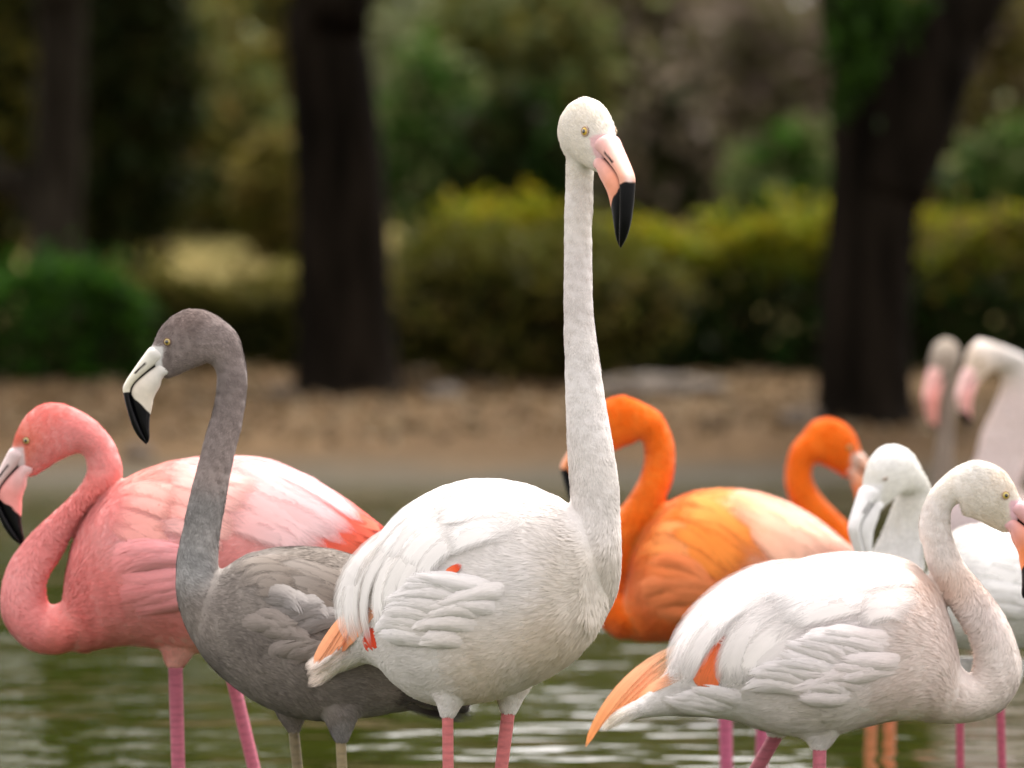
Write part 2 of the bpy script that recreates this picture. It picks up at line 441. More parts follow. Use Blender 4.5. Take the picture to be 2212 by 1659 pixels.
def build_vegetation():
    # trees on the bank
    b = at(752, 850, 23.2); b[2] = 0.43
    k = 23.2 / FPX
    T = lambda px, py, bb, d: tuple(at(px, py, d) - bb)
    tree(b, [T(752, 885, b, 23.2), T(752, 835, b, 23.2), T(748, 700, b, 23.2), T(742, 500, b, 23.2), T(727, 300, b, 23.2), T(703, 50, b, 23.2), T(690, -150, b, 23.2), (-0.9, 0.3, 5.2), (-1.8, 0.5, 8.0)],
         [170 * k, 122 * k, 108 * k, 100 * k, 94 * k, 88 * k, 86 * k, 0.14, 0.05],
         [((-3.2, 0.5, 6.6), (3.4, 3.0, 2.6), 16000), ((-1.6, 1.5, 5.0), (1.8, 1.8, 0.9), 4000)], G_DARK + G_OLIVE[:1],
         'dark thick tree trunk rising behind the grey flamingo', M_BARK,
         limbs=[([(-0.4, 0, 3.6), (-1.6, 0.2, 4.8), (-3.4, 0.3, 6.0)], [0.15, 0.1, 0.04]), ([(-0.5, 0.1, 4.2), (-0.6, 1.0, 5.6), (-1.6, 1.6, 7.5)], [0.13, 0.08, 0.03])])
    b = at(1868, 890, 21.3); b[2] = 0.39
    k = 21.3 / FPX
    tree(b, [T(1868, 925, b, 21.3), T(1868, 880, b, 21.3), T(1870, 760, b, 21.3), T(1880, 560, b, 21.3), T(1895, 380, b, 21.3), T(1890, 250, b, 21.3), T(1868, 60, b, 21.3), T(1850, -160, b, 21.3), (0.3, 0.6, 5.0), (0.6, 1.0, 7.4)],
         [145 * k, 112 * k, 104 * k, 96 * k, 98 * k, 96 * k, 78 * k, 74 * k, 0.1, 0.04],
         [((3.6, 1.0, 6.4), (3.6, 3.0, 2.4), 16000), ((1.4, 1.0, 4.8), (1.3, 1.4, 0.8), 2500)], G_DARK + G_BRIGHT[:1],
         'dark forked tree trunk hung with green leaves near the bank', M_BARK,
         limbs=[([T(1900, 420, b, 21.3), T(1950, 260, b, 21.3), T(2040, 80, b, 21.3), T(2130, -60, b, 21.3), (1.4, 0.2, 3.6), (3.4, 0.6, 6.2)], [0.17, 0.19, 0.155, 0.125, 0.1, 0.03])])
    # ivy-like spray of leaves hanging in front of that trunk
    P = np.concatenate([at(px, py, 20.9) + RNG.normal(size=(n, 3)) * np.array([sx, 0.08, sz]) for px, py, n, sx, sz in
                        ((1860, 10, 150, 0.08, 0.08), (1840, 110, 130, 0.05, 0.09), (1900, 60, 80, 0.06, 0.07), (1822, 215, 50, 0.02, 0.05), (1955, 20, 70, 0.06, 0.04), (1862, 150, 50, 0.03, 0.04))])
    bb = at(1860, -60, 20.9)
    r_ = link('hanging_foliage', leaf_mesh('hanging_foliage', P - bb, 0.035, [(0.022, 0.055, 0.005), (0.014, 0.034, 0.004)]), M_LEAF, label='green leafy spray hanging in front of the forked trunk', cat='foliage', loc=tuple(bb))
    b = at(125, 640, 29.2); b[2] = 0.5
    k = 29.2 / FPX
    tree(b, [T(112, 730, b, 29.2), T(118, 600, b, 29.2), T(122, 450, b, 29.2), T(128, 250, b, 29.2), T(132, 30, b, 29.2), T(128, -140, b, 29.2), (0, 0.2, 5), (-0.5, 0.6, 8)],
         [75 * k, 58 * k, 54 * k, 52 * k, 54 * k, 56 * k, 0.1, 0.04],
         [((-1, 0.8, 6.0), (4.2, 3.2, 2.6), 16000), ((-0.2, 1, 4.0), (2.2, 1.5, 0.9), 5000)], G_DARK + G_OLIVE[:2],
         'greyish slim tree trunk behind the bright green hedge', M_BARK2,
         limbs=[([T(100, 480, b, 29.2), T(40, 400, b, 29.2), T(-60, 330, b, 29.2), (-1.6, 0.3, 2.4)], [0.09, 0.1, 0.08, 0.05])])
    # hedges and bush along the bank
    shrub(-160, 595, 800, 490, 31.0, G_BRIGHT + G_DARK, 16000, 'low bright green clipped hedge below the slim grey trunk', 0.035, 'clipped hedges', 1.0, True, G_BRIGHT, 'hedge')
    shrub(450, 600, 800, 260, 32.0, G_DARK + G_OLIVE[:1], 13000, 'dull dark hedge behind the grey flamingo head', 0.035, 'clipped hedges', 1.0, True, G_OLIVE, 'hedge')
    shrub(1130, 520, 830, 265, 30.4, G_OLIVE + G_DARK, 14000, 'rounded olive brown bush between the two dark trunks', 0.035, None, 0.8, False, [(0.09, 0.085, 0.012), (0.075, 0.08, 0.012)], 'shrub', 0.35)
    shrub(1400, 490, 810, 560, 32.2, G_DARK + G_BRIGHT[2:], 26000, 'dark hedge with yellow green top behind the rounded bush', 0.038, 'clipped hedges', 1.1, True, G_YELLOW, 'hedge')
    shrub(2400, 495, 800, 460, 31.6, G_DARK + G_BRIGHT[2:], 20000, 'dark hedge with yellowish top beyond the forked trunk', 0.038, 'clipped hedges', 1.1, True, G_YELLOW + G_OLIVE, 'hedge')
    # shrubs on the slope behind
    L = [  # px, top, bottom, half width, distance, palette, n, label
        (-40, -160, 440, 190, 47, G_DARK + G_OLIVE[:2], 5200, 'dark olive shrub behind the slim grey trunk'),
        (262, -200, 400, 130, 45, G_DARK, 5200, 'very dark shrub between the slim and the thick trunk'),
        (440, 60, 470, 150, 52, G_OLIVE + G_SAGE, 4200, 'speckled sage green shrub left of the thick trunk'),
        (560, -120, 420, 140, 58, G_OLIVE + G_DARK[:1], 4200, 'tall olive shrub close behind the thick trunk'),
        (330, 380, 600, 130, 60, G_STRAW, 3000, 'straw yellow low shrub on the grassy slope'),
        (540, 400, 600, 140, 62, G_STRAW + G_OLIVE[:2], 3000, 'yellow olive low shrub beside the thick trunk'),
        (20, 440, 620, 90, 58, G_STRAW, 2400, 'straw coloured tuft below the slim grey trunk'),
        (940, 170, 560, 120, 50, G_BRIGHT + G_SAGE, 4200, 'fresh green shrub right of the thick trunk'),
        (1110, -40, 520, 190, 55, G_SAGE + G_OLIVE[:2] + G_DARK[1:2], 5200, 'tall green shrub behind the tall white flamingo'),
        (1130, 240, 540, 150, 48, G_DARK + G_BRIGHT[2:], 4200, 'dark green shrub above the rounded olive bush'),
        (1420, -120, 520, 220, 58, G_GREY + G_OLIVE[:1], 5000, 'grey brown twiggy shrub behind the white flamingo head'),
        (1640, -60, 500, 190, 52, G_GREY, 4600, 'grey brown bare shrub left of the forked trunk'),
        (1700, 330, 520, 110, 44, G_SAGE + G_BRIGHT[:1], 2400, 'small green shrub beside the forked trunk'),
        (1420, 250, 520, 130, 46, G_DARK + G_GREY, 3200, 'dark scrubby shrub above the yellow topped hedge'),
        (2090, -100, 470, 170, 50, G_OLIVE + G_GREY[:2], 5000, 'olive brown shrub right of the forked trunk'),
        (2190, 330, 540, 110, 43, G_BRIGHT + G_SAGE, 2800, 'bright green shrub over the right hedge'),
        (2330, -100, 500, 160, 56, G_DARK + G_OLIVE, 3600, 'dark olive shrub far behind the right hedge'),
        (840, 330, 540, 70, 60, G_GREY + G_OLIVE[:1], 1800, 'brownish shrub tucked behind the thick trunk'),
        (440, 330, 560, 110, 54, G_OLIVE + G_STRAW, 2600, 'mixed olive and straw shrub on the slope above the dull hedge'),
        (250, 420, 610, 90, 50, G_STRAW + G_OLIVE[:1], 2200, 'low yellowish shrub right of the slim grey trunk'),
        (600, 330, 560, 80, 49, G_OLIVE + G_STRAW[:1], 2200, 'small olive shrub leaning behind the thick trunk'),
        (900, 20, 330, 90, 66, [(0.2, 0.22, 0.12), (0.15, 0.17, 0.08)], 1300, 'thin pale green shrub under the sky gap'),
        (-330, -140, 470, 190, 52, G_OLIVE + G_DARK, 3600, 'olive shrub well beyond the bright green hedge'),
        (-620, -100, 480, 200, 50, G_SAGE + G_OLIVE, 3600, 'broad sage shrub at the far end of the slope'),
        (-480, 330, 600, 150, 56, G_STRAW + G_OLIVE[:1], 2400, 'straw shrub between the olive and the sage shrub'),
        (2560, -120, 500, 200, 52, G_OLIVE + G_SAGE, 3600, 'large olive shrub past the right hedge'),
        (2820, -60, 500, 190, 50, G_GREY + G_DARK, 3200, 'grey scrub at the end of the right hedge'),
        (1540, 120, 500, 90, 62, G_OLIVE + G_GREY, 2200, 'brown olive shrub between the two grey brown ones'),
    ]
    for px, pt, pb, hw, d, pal, n, lab in L:
        shrub(px, pt, pb, hw, d, pal, n, lab, 0.075, 'shrubs on the slope behind the hedges', 0.7, gap=0.42)
    # far wood closing the view, with a few gaps of sky
    n = 56000
    x = RNG.uniform(-30, 30, n); y = 78 + RNG.uniform(0, 8, n)
    top = np.interp(x, [-30, -5, -1.5, 4.5, 8, 30], [34, 32, 9, 9, 20, 24])  # sides raised out of view, added to keep low sky off the water
    z = 1.5 + top * RNG.uniform(0, 1, n) ** 1.5
    P = np.stack([x, y, z], 1); q = proj(P)
    hole = np.zeros(n, bool)
    for hx, hy, hr in ((860, 70, 48), (940, 95, 42), (612, 240, 40), (528, 425, 36), (612, 180, 30), (990, 60, 30)):
        w = at(hx, hy, 82.0); rr = hr * 82 / FPX
        hole |= (RNG.uniform(size=n) < 0.72) & ((P[:, 0] - w[0]) ** 2 + (P[:, 2] - w[2]) ** 2 < rr * rr)
    P = P[~hole]
    o = link('far_wood', leaf_mesh('far_wood', P, 0.36, G_OLIVE + G_GREY + G_SAGE + G_DARK[:1]), M_LEAF, kind='stuff', label='hazy mixed wood closing the view beyond the slope', cat='wood')

    # stones and litter on the bank
    rk = bmesh.new(); bmesh.ops.create_icosphere(rk, subdivisions=3, radius=1.0)
    for v in rk.verts:
        v.co *= 1 + 0.28 * noise.noise(v.co * 1.7); v.co.z *= 0.6
    rme = bpy.data.meshes.new('stone'); rk.to_mesh(rme); rk.free()
    m, nt, bs = mat_new('stone'); 
    nz = N(nt, 'ShaderNodeTexNoise'); nz.inputs['Scale'].default_value = 5; nz.inputs['Detail'].default_value = 6
    cr = N(nt, 'ShaderNodeValToRGB'); cr.color_ramp.elements[0].color = (0.025, 0.019, 0.013, 1); cr.color_ramp.elements[1].color = (0.12, 0.09, 0.062, 1)
    nt.links.new(nz.outputs[0], cr.inputs[0]); nt.links.new(cr.outputs[0], bs.inputs['Base Color']); bs.inputs['Roughness'].default_value = 0.9
    rme.materials.append(m)
    labs = {0: 'pale stone lying on the bank before the forked trunk', 1: 'low grey stone on the soil right of the thick trunk', 2: 'flat stone on the bare soil above the orange flamingo', 3: 'small stone on the bank behind the pink flamingo', 4: 'broad low mound half sunk below the yellow topped hedge', 5: 'little stone near the foot of the thick trunk'}  # the broad one is a low mound made from the stone mesh
    for i, (px, py, s) in enumerate(((1735, 905, 0.09), (960, 880, 0.08), (1580, 960, 0.07), (300, 925, 0.06), (1430, 868, 0.22), (610, 870, 0.06))):
        d = FPX * 0.78 / (py - HZ); w = at(px, py, d)
        z = float(ground_z(np.array([w[0]]), np.array([d]))[0])
        o = link('stone', rme, None, label=labs[i], cat='stone', group='stones on the bank', loc=(w[0], d, z + s * 0.15))
        o.scale = (s * (1.6 if i == 4 else 1), s, s * (0.4 if i == 4 else 1)); o.rotation_euler[2] = i * 1.3
    n = 5000
    x = RNG.uniform(-4, 4, n); y = 20.5 + 5 * RNG.uniform(0, 1, n)
    P = np.stack([x, y, ground_z(x, y) + 0.012], 1)
    link('leaf_litter', leaf_mesh('leaf_litter', P, 0.03, [(0.11, 0.07, 0.03), (0.16, 0.11, 0.06), (0.05, 0.035, 0.02), (0.24, 0.19, 0.12)], flat=1.0), M_LEAF, kind='stuff', label='dry fallen leaves scattered over the bare bank', cat='leaf litter')

# ------------------------------------------------------------------ flamingo modelling
K0 = 1.5536e-4        # metres per unit of the side-view head template
def TP(cx, cy):       # template -> (forward, up) in metres, origin at the eye
    return np.array([-(cx - 535) * K0, -(cy - 450) * K0])
HEAD = [((1240, 560), (980, 780), 138), ((1190, 400), (965, 710), 142), ((1095, 290), (940, 672), 150), ((960, 192), (910, 655), 162), ((830, 142), (868, 662), 174),
        ((700, 148), (770, 695), 178), ((570, 208), (672, 738), 164), ((485, 290), (600, 768), 138), ((425, 385), (530, 795), 110), ((392, 460), (482, 790), 88), ((350, 540), (440, 760), 70)]
UPPER = [((470, 520), (560, 630), 92), ((372, 500), (470, 645), 108), ((300, 580), (400, 688), 96), ((200, 720), (300, 764), 84), ((140, 810), (222, 838), 76), ((108, 885), (190, 896), 71),
         ((118, 970), (188, 966), 68), ((150, 1100), (218, 1081), 62), ((195, 1240), (265, 1215), 50), ((255, 1345), (308, 1324), 32), ((325, 1412), (337, 1396), 8)]
LOWER = [((555, 660), (530, 765), 86), ((468, 640), (478, 799), 104), ((396, 682), (455, 872), 100), ((300, 752), (420, 932), 95), ((218, 826), (396, 987), 88), ((182, 888), (388, 1032), 82),
         ((180, 960), (378, 1082), 76), ((210, 1074), (362, 1162), 66), ((258, 1208), (357, 1272), 50), ((302, 1318), (359, 1342), 30), ((332, 1394), (347, 1392), 7)]

def catmull(A, n):
    return smooth_path(A, n)

def loft_arr(C, H, L, sub=5, nr=36, ex=2.0):
    k = len(C); n = (k - 1) * sub + 1
    C, H, L = catmull(C, n), catmull(H, n), catmull(L, n)
    a = np.linspace(0, 2 * np.pi, nr, endpoint=False)
    ca, sa = np.cos(a), np.sin(a)
    ca = np.sign(ca) * np.abs(ca) ** (2 / ex); sa = np.sign(sa) * np.abs(sa) ** (2 / ex)
    V = C[:, None] + ca[None, :, None] * H[:, None] + sa[None, :, None] * L[:, None]
    V = V.reshape(-1, 3); F = []
    for i in range(n - 1):
        for j in range(nr):
            F.append((i * nr + j, i * nr + (j + 1) % nr, (i + 1) * nr + (j + 1) % nr, (i + 1) * nr + j))
    V = np.concatenate([V, C[:1], C[-1:]]); s, e = n * nr, n * nr + 1
    for j in range(nr):
        F.append((s, (j + 1) % nr, j)); F.append((e, (n - 1) * nr + j, (n - 1) * nr + (j + 1) % nr))
    return V, F, C, H, L

class Bird:
    def __init__(s, label, d, group=None, voxel=0.004):
        s.d = d; s.label = label; s.vox = voxel
        s.parts = []; s.spine = []; s.rad = []; s.tan = []
        s.feet = []; s.pending = []; s.root = None; s.group = group; s.keys = []
    def pt(s, p, off=0.0):
        return at(p[0], p[1], s.d + off)
    def m(s, px):
        return px * s.d / FPX
    # head frame
    def head(s, eye, facing=-1, rot=0.0, scale=1.0, yaw=0.0, off=0.0, wide=1.0, roll=0.0):
        """eye: picture position of the eye; facing -1 left / +1 right; rot: degrees, positive lowers the beak;
        yaw: degrees turned from the profile towards the camera; eye position is the mid point between the eyes"""
        f0 = np.array([facing * math.cos(R(yaw)), -math.sin(R(yaw)), 0.0]); u0 = np.array([0, 0, 1.0])
        c, sn = math.cos(R(rot)), math.sin(R(rot))
        s.hf = f0 * c - u0 * sn; s.hu = u0 * c + f0 * sn
        s.hl = unit(np.cross(s.hf, s.hu))
        if roll:
            c, sn = math.cos(R(roll)), math.sin(R(roll)); s.hu, s.hl = s.hu * c + s.hl * sn, s.hl * c - s.hu * sn
        if s.hl[1] > 0 or (abs(s.hl[1]) < 1e-6): pass
        s.ho = s.pt(eye, off); s.hs = scale; s.hw = wide
    def hp(s, q):
        f = TP(*q)
        return s.ho + (s.hf * f[0] + s.hu * f[1]) * s.hs
    def hsecs(s, table, lat=None, wide=None):
        C, H, L = [], [], []
        for a, b, w in table:
            A, B = s.hp(a), s.hp(b)
            C.append((A + B) / 2); H.append((A - B) / 2); L.append(s.hl * w * K0 * s.hs * (wide or s.hw))
        return C, H, L
    def psecs(s, pairs, lat):
        """pairs: (A, B, half width px, depth offset[, circ])"""
        C, H, L = [], [], []
        for p in pairs:
            off = p[3] if len(p) > 3 else 0.0
            A, B = s.pt(p[0], off), s.pt(p[1], off)
            C.append((A + B) / 2); H.append((A - B) / 2); L.append(np.asarray(lat, float) * s.m(p[2]))
        return C, H, L
    def add(s, CHL, sub=5, ex=2.0, spine=True, rev=False):
        V, F, C, H, L = loft_arr(*CHL, sub=sub, ex=ex)
        s.parts.append((V, F))
        if spine:
            t = unit(np.gradient(C, axis=0)) * (-1 if rev else 1)
            s.spine.append(C); s.tan.append(t); s.rad.append((np.linalg.norm(H, axis=1) + np.linalg.norm(L, axis=1)) / 2)
    # finish the body mesh
    def finish(s, base, keys, mott=0.05, mscale=60, skin=None):
        s.base = np.array(base, float)
        s.root = link('flamingo', None, label=s.label, cat='flamingo', group=s.group, loc=tuple(s.base))
        V, F = joinVF(s.parts)
        me = mesh_np('tmp', V, F)
        bm = bmesh.new(); bm.from_mesh(me); bmesh.ops.recalc_face_normals(bm, faces=bm.faces); bm.to_mesh(me); bm.free()
        o = bpy.data.objects.new('tmp', me); COL.objects.link(o)
        r = o.modifiers.new('r', 'REMESH'); r.mode = 'VOXEL'; r.voxel_size = s.vox; r.use_smooth_shade = True
        sm = o.modifiers.new('s', 'SMOOTH'); sm.factor = 0.5; sm.iterations = 9
        dg = bpy.context.evaluated_depsgraph_get(); dg.update()
        ev = bpy.data.meshes.new_from_object(o.evaluated_get(dg))
        bpy.data.objects.remove(o); bpy.data.meshes.remove(me)
        n = len(ev.vertices); P = np.empty(n * 3, np.float32); ev.vertices.foreach_get('co', P); P = P.reshape(-1, 3).astype(float)
        Nn = np.empty(n * 3, np.float32); ev.vertices.foreach_get('normal', Nn); Nn = Nn.reshape(-1, 3).astype(float)
        P = P + Nn * (0.0005 * vnoise(P, 60, 61) + 0.0004 * vnoise(P, 210, 62))[:, None]
        s.P, s.N = P, Nn
        ev.calc_loop_triangles()
        T = np.empty(len(ev.loop_triangles) * 3, np.int32); ev.loop_triangles.foreach_get('vertices', T); s.T = T.reshape(-1, 3)
        s.bvh = BVHTree.FromPolygons([tuple(p) for p in P], s.T.tolist())
        # colours from keys
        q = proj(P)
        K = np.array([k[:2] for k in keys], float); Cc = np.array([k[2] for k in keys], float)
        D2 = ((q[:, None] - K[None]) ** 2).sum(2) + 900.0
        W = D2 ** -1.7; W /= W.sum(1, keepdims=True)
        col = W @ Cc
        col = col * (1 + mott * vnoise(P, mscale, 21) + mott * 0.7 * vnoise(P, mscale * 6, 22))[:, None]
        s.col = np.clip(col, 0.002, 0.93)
        s.skin = np.zeros(n)
        if skin is not None:
            rel = (P - s.ho) / (s.hs * K0); x = 535 - rel @ s.hf; y = 450 - rel @ s.hu
            k = np.clip((508 - (y - 500) * 0.12 + 6 * vnoise(P, 300, 9) - x) / 14, 0, 1) * np.clip((y - 482 - (x - 400) * 0.12) / 14, 0, 1) * (np.abs(rel @ s.hl) < 260) * (y < 900)
            s.skin = k; s.col = s.col * (1 - k[:, None]) + np.asarray(skin) * k[:, None]
        ev.vertices.foreach_set('co', (P - s.base).astype(np.float32).ravel()); ev.update()
        ev.materials.clear(); setcol(ev, s.col * (0.84 + 0.16 * s.skin)[:, None])
        ev.name = 'body'
        s.bodyo = link('body', ev, M_PLUM, s.root)
        s.feath_tris = []
    def lookup_tangent(s, P):
        S = np.concatenate(s.spine); Tn = np.concatenate(s.tan); Rr = np.concatenate(s.rad)
        out = np.empty((len(P), 3)); ridx = np.empty(len(P))
        for i in range(0, len(P), 3000):
            D = np.linalg.norm(P[i:i + 3000, None] - S[None], axis=2) - Rr[None]
            W = np.exp(-(D - D.min(1, keepdims=True)) / 0.022); W /= W.sum(1, keepdims=True)
            out[i:i + 3000] = W @ Tn; ridx[i:i + 3000] = W @ Rr
        return out, ridx
    # plumage
    def plumage(s, n, length, width, lift=0.12, curl=0.35, jit=0.035, rough=0.06):
        A, B, C = s.P[s.T[:, 0]], s.P[s.T[:, 1]], s.P[s.T[:, 2]]
        ar = np.linalg.norm(np.cross(B - A, C - A), axis=1); idx = RNG.choice(len(ar), n, p=ar / ar.sum())
        u = RNG.uniform(size=(n, 2)); f = u.sum(1) > 1; u[f] = 1 - u[f]; w0 = 1 - u.sum(1)
        t3 = s.T[idx]
        bl = lambda X: X[t3[:, 0]] * w0[:, None] + X[t3[:, 1]] * u[:, :1] + X[t3[:, 2]] * u[:, 1:]
        P, Nn, Cc = bl(s.P), unit(bl(s.N)), bl(s.col)
        keep = (Nn[:, 1] < 0.55) & (bl(s.skin[:, None])[:, 0] < 0.4)                      # far side is out of sight from anywhere near the camera
        if s.feath_tris:
            V, F = joinVF(s.feath_tris); fb = BVHTree.FromPolygons([tuple(v) for v in V], F)
            RND = RNG.uniform(size=n)
            for i in range(n):
                if keep[i]:
                    h = fb.ray_cast(Vector(P[i] - Nn[i] * 0.004), Vector(Nn[i]), 0.03)
                    if h[0] is not None and RND[i] < 0.68: keep[i] = False
        P, Nn, Cc = P[keep], Nn[keep], Cc[keep]; n = len(P)
        T, rr = s.lookup_tangent(P)
        T = unit(T - (T * Nn).sum(1, keepdims=True) * Nn)
        S = np.cross(Nn, T)
        ang = curl * vnoise(P, 45, 31) + 0.35 * curl * vnoise(P, 130, 32) + RNG.normal(size=n) * 0.12
        T = T * np.cos(ang)[:, None] + S * np.sin(ang)[:, None]; S = np.cross(Nn, T)
        k = np.clip((rr - 0.02) / 0.06, 0.0, 1.0)     # 0 on the head and neck, 1 on the body
        ln = (length[0] + (length[1] - length[0]) * k) * RNG.uniform(0.7, 1.3, n)
        wd = (width[0] + (width[1] - width[0]) * k) * RNG.uniform(0.7, 1.3, n)
        lf = 0.32 * lift * (1 + 0.8 * vnoise(P, 60, 33)) * RNG.uniform(0.4, 1.4, n)
        lf = np.clip(lf * (1.9 - 0.9 * k), 0.015, 0.7)
        V = np.empty((n, 5, 3)); Pn = P - Nn * 0.0006
        mid = P + T * (ln * 0.55)[:, None] + Nn * (ln * lf * 0.75)[:, None]
        tip = P + T * ln[:, None] + Nn * (ln * lf)[:, None]
        V[:, 0] = Pn - S * (wd * 0.5)[:, None]; V[:, 1] = Pn + S * (wd * 0.5)[:, None]
        V[:, 2] = mid + S * (wd * 0.5)[:, None]; V[:, 3] = mid - S * (wd * 0.5)[:, None]; V[:, 4] = tip
        o5 = np.arange(n)[:, None] * 5
        F = np.concatenate([o5 + np.array([[0, 2, 1]]), o5 + np.array([[0, 3, 2]]), o5 + np.array([[3, 4, 2]])])
        c5 = np.repeat(Cc * (1 + RNG.normal(size=(n, 1)) * jit), 5, 0)
        me = mesh_np('contour_feathers', V.reshape(-1, 3) - s.base, F, True, c5)
        cl = np.stack([vnoise(P, 170, 41 + q) for q in range(3)], 1) * 0.06 + np.stack([vnoise(P, 420, 51 + q) for q in range(3)], 1) * 0.035
        nn = unit(Nn + RNG.normal(size=(n, 3)) * rough + cl - T * 0.1)
        me.normals_split_custom_set_from_vertices(np.repeat(nn, 5, 0).astype(np.float32))
        link('contour_feathers', me, M_DOWN, s.root, kind='stuff')
    # large feathers
    def project(s, pts, off=None):
        """3D points and normals of picture points on the near surface of the body"""
        out, nor, hit = [], [], []
        o = np.array([0, 0, CAM_H])
        for p in pts:
            w = at(p[0], p[1], s.d); dr = unit(w - o)
            h = s.bvh.ray_cast(Vector(o), Vector(dr), 40)
            if h[0] is None:
                hit.append(False); out.append(w); nor.append(np.array([0, -0.75, 0.66]))
            else:
                hit.append(True); out.append(np.array(h[0])); n = np.array(h[1]); n = n if n @ dr < 0 else -n; nor.append(n)
        out, nor, hit = np.array(out), np.array(nor), np.array(hit)
        if hit.any() and not hit.all():
            ii = np.arange(len(hit)); dep = np.interp(ii, ii[hit], out[hit, 1])
            if off is not None:
                dep = np.where(hit, dep, off + s.d)
            for i in ii[~hit]:
                out[i] = at(pts[i][0], pts[i][1], dep[i])
        elif not hit.any():
            for i in range(len(pts)): out[i] = at(pts[i][0], pts[i][1], s.d + (off or 0.0))
        # smooth depth and normals along the path
        y = out[:, 1].copy()
        for _ in range(3):
            y[1:-1] = (y[:-2] + 2 * y[1:-1] + y[2:]) / 4; nor[1:-1] = unit(nor[:-2] + 2 * nor[1:-1] + nor[2:])
        for i in range(len(pts)): out[i] = at(pts[i][0], pts[i][1], min(y[i], out[i, 1]))
        return out, nor
    def feather(s, path3, nor, w, cr, ct, lift=0.003, tip_lift=0.004, name='wing_feather', taper=0.5, camber=0.18, sharp=2.2, ragged=0.1, parent=None, nmix=0.5):
        n, mcol = 12, 7
        P = catmull(path3, n); Nn = unit(catmull(nor, n))
        T = unit(np.gradient(P, axis=0)); S = unit(np.cross(Nn, T))
        ss = np.linspace(0, 1, n); vv = np.linspace(-1, 1, mcol)
        prof = (0.45 + 0.55 * np.sin(np.clip(ss / 0.55, 0, 1) * np.pi / 2)) * (1 - np.clip((ss - taper) / (1 - taper), 0, 1) ** sharp) ** 0.6
        rag = 1 + RNG.normal(size=mcol) * ragged * 0.3
        V = np.empty((n, mcol, 3)); Cc = np.empty((n, mcol, 3))
        bend = RNG.normal() * 0.06
        shade = 1 + RNG.normal() * 0.03
        for j, v in enumerate(vv):
            off = S * (v * w * prof)[:, None] + Nn * ((0.5 * lift + (0.5 if nmix < 0.6 else 1.0) * tip_lift * ss ** 2) + (0.6 if nmix < 0.6 else 1.0) * camber * w * prof * (1 - v * v) - 0.002 * (1 - ss) ** 3)[:, None]
            ext = T * (np.clip(ss - 0.6, 0, 1) ** 2 * (rag[j] - 1) * w * 3)[:, None]
            V[:, j] = P + off + ext + S * (bend * ss ** 2 * w)[:, None]
            g = ss[:, None] ** 1.2
            Cc[:, j] = (cr * (1 - g) + ct * g) * shade * (1 + RNG.normal() * 0.025)
        V = V.reshape(-1, 3); F = [(i * mcol + j, i * mcol + j + 1, (i + 1) * mcol + j + 1, (i + 1) * mcol + j) for i in range(n - 1) for j in range(mcol - 1)]
        s.feath_tris.append((V, F))
        me = mesh_np(name, V - s.base, F, True, Cc.reshape(-1, 3))
        uv = me.uv_layers.new(name='UVMap')
        li = np.empty(len(me.loops), np.int32); me.loops.foreach_get('vertex_index', li)
        U = np.stack([(li % mcol) / (mcol - 1), (li // mcol) / (n - 1)], 1).astype(np.float32)
        uv.data.foreach_set('uv', U.ravel())
        G = V.reshape(n, mcol, 3); gn = unit(np.cross(np.gradient(G, axis=1), np.gradient(G, axis=0))).reshape(-1, 3)
        bn = np.repeat(Nn, mcol, 0); gn = gn * np.sign((gn * bn).sum(1, keepdims=True) + 1e-9)
        f0 = me.polygons[len(me.polygons) // 2]; k0 = f0.vertices[0]
        if np.dot(np.array(f0.normal), bn[k0]) < 0: me.flip_normals()
        me.normals_split_custom_set_from_vertices(unit(gn * nmix + bn * (1 - nmix)).astype(np.float32))
        return link(name, me, M_QUILL if name == 'flight_feather' else M_FEATH, parent or s.root)
    def plume(s, path3, nor, w, cr, ct, lift, tip_lift, K=140):
        """loose downy feather: many fine barbs streaming along a curved path"""
        n = 40
        P = catmull(path3, n); Nn = unit(catmull(nor, n)); T = unit(np.gradient(P, axis=0)); S = unit(np.cross(Nn, T))
        q = np.linspace(0, 1, 5)
        v = RNG.uniform(-1, 1, K); s0 = RNG.uniform(0, 0.66, K); s1 = np.minimum(s0 + RNG.uniform(0.22, 0.5, K), 1.0 - 0.22 * v * v + RNG.normal(size=K) * 0.03)
        s1 = np.clip(s1, s0 + 0.08, 1.0)
        ph = RNG.uniform(0, 6.28, K); shade = 1 + RNG.normal(size=K) * 0.035
        V = np.empty((K, 9, 3)); C = np.empty((K, 9, 3)); NN = np.empty((K, 9, 3))
        wd = RNG.uniform(0.0009, 0.0019, K)
        for j, f in enumerate(q):
            ss = s0 + (s1 - s0) * f; ii = np.clip(ss * (n - 1), 0, n - 1.001); i0 = ii.astype(int); fr = (ii - i0)[:, None]
            g = lambda X: X[i0] * (1 - fr) + X[i0 + 1] * fr
            pr = (0.5 + 0.5 * np.sin(np.clip(ss / 0.5, 0, 1) * 1.57)) * (1 - 0.45 * np.clip((ss - 0.6) / 0.4, 0, 1) ** 2)
            vv = v * (1 + 0.12 * np.sin(ph + f * 2)) 
            c = g(P) + g(S) * (vv * w * pr)[:, None] + g(Nn) * (lift * 0.4 - 0.006 * np.clip(1 - ss / 0.4, 0, 1) ** 1.5 + tip_lift * 0.8 * ss ** 2 + 0.32 * w * pr * (1 - vv * vv) * np.clip(ss / 0.45, 0, 1) + 0.0012 * f + RNG.uniform(-0.0005, 0.0005, K))[:, None]
            nrm = unit(g(Nn) + g(S) * (0.8 * vv * np.clip(ss / 0.5, 0, 1))[:, None] - g(T) * (0.35 * ss)[:, None] + np.array([0, 0, 0.22]) + RNG.normal(size=(K, 3)) * 0.06)
            col = (cr * (1 - ss[:, None]) + ct * ss[:, None]) * shade[:, None]
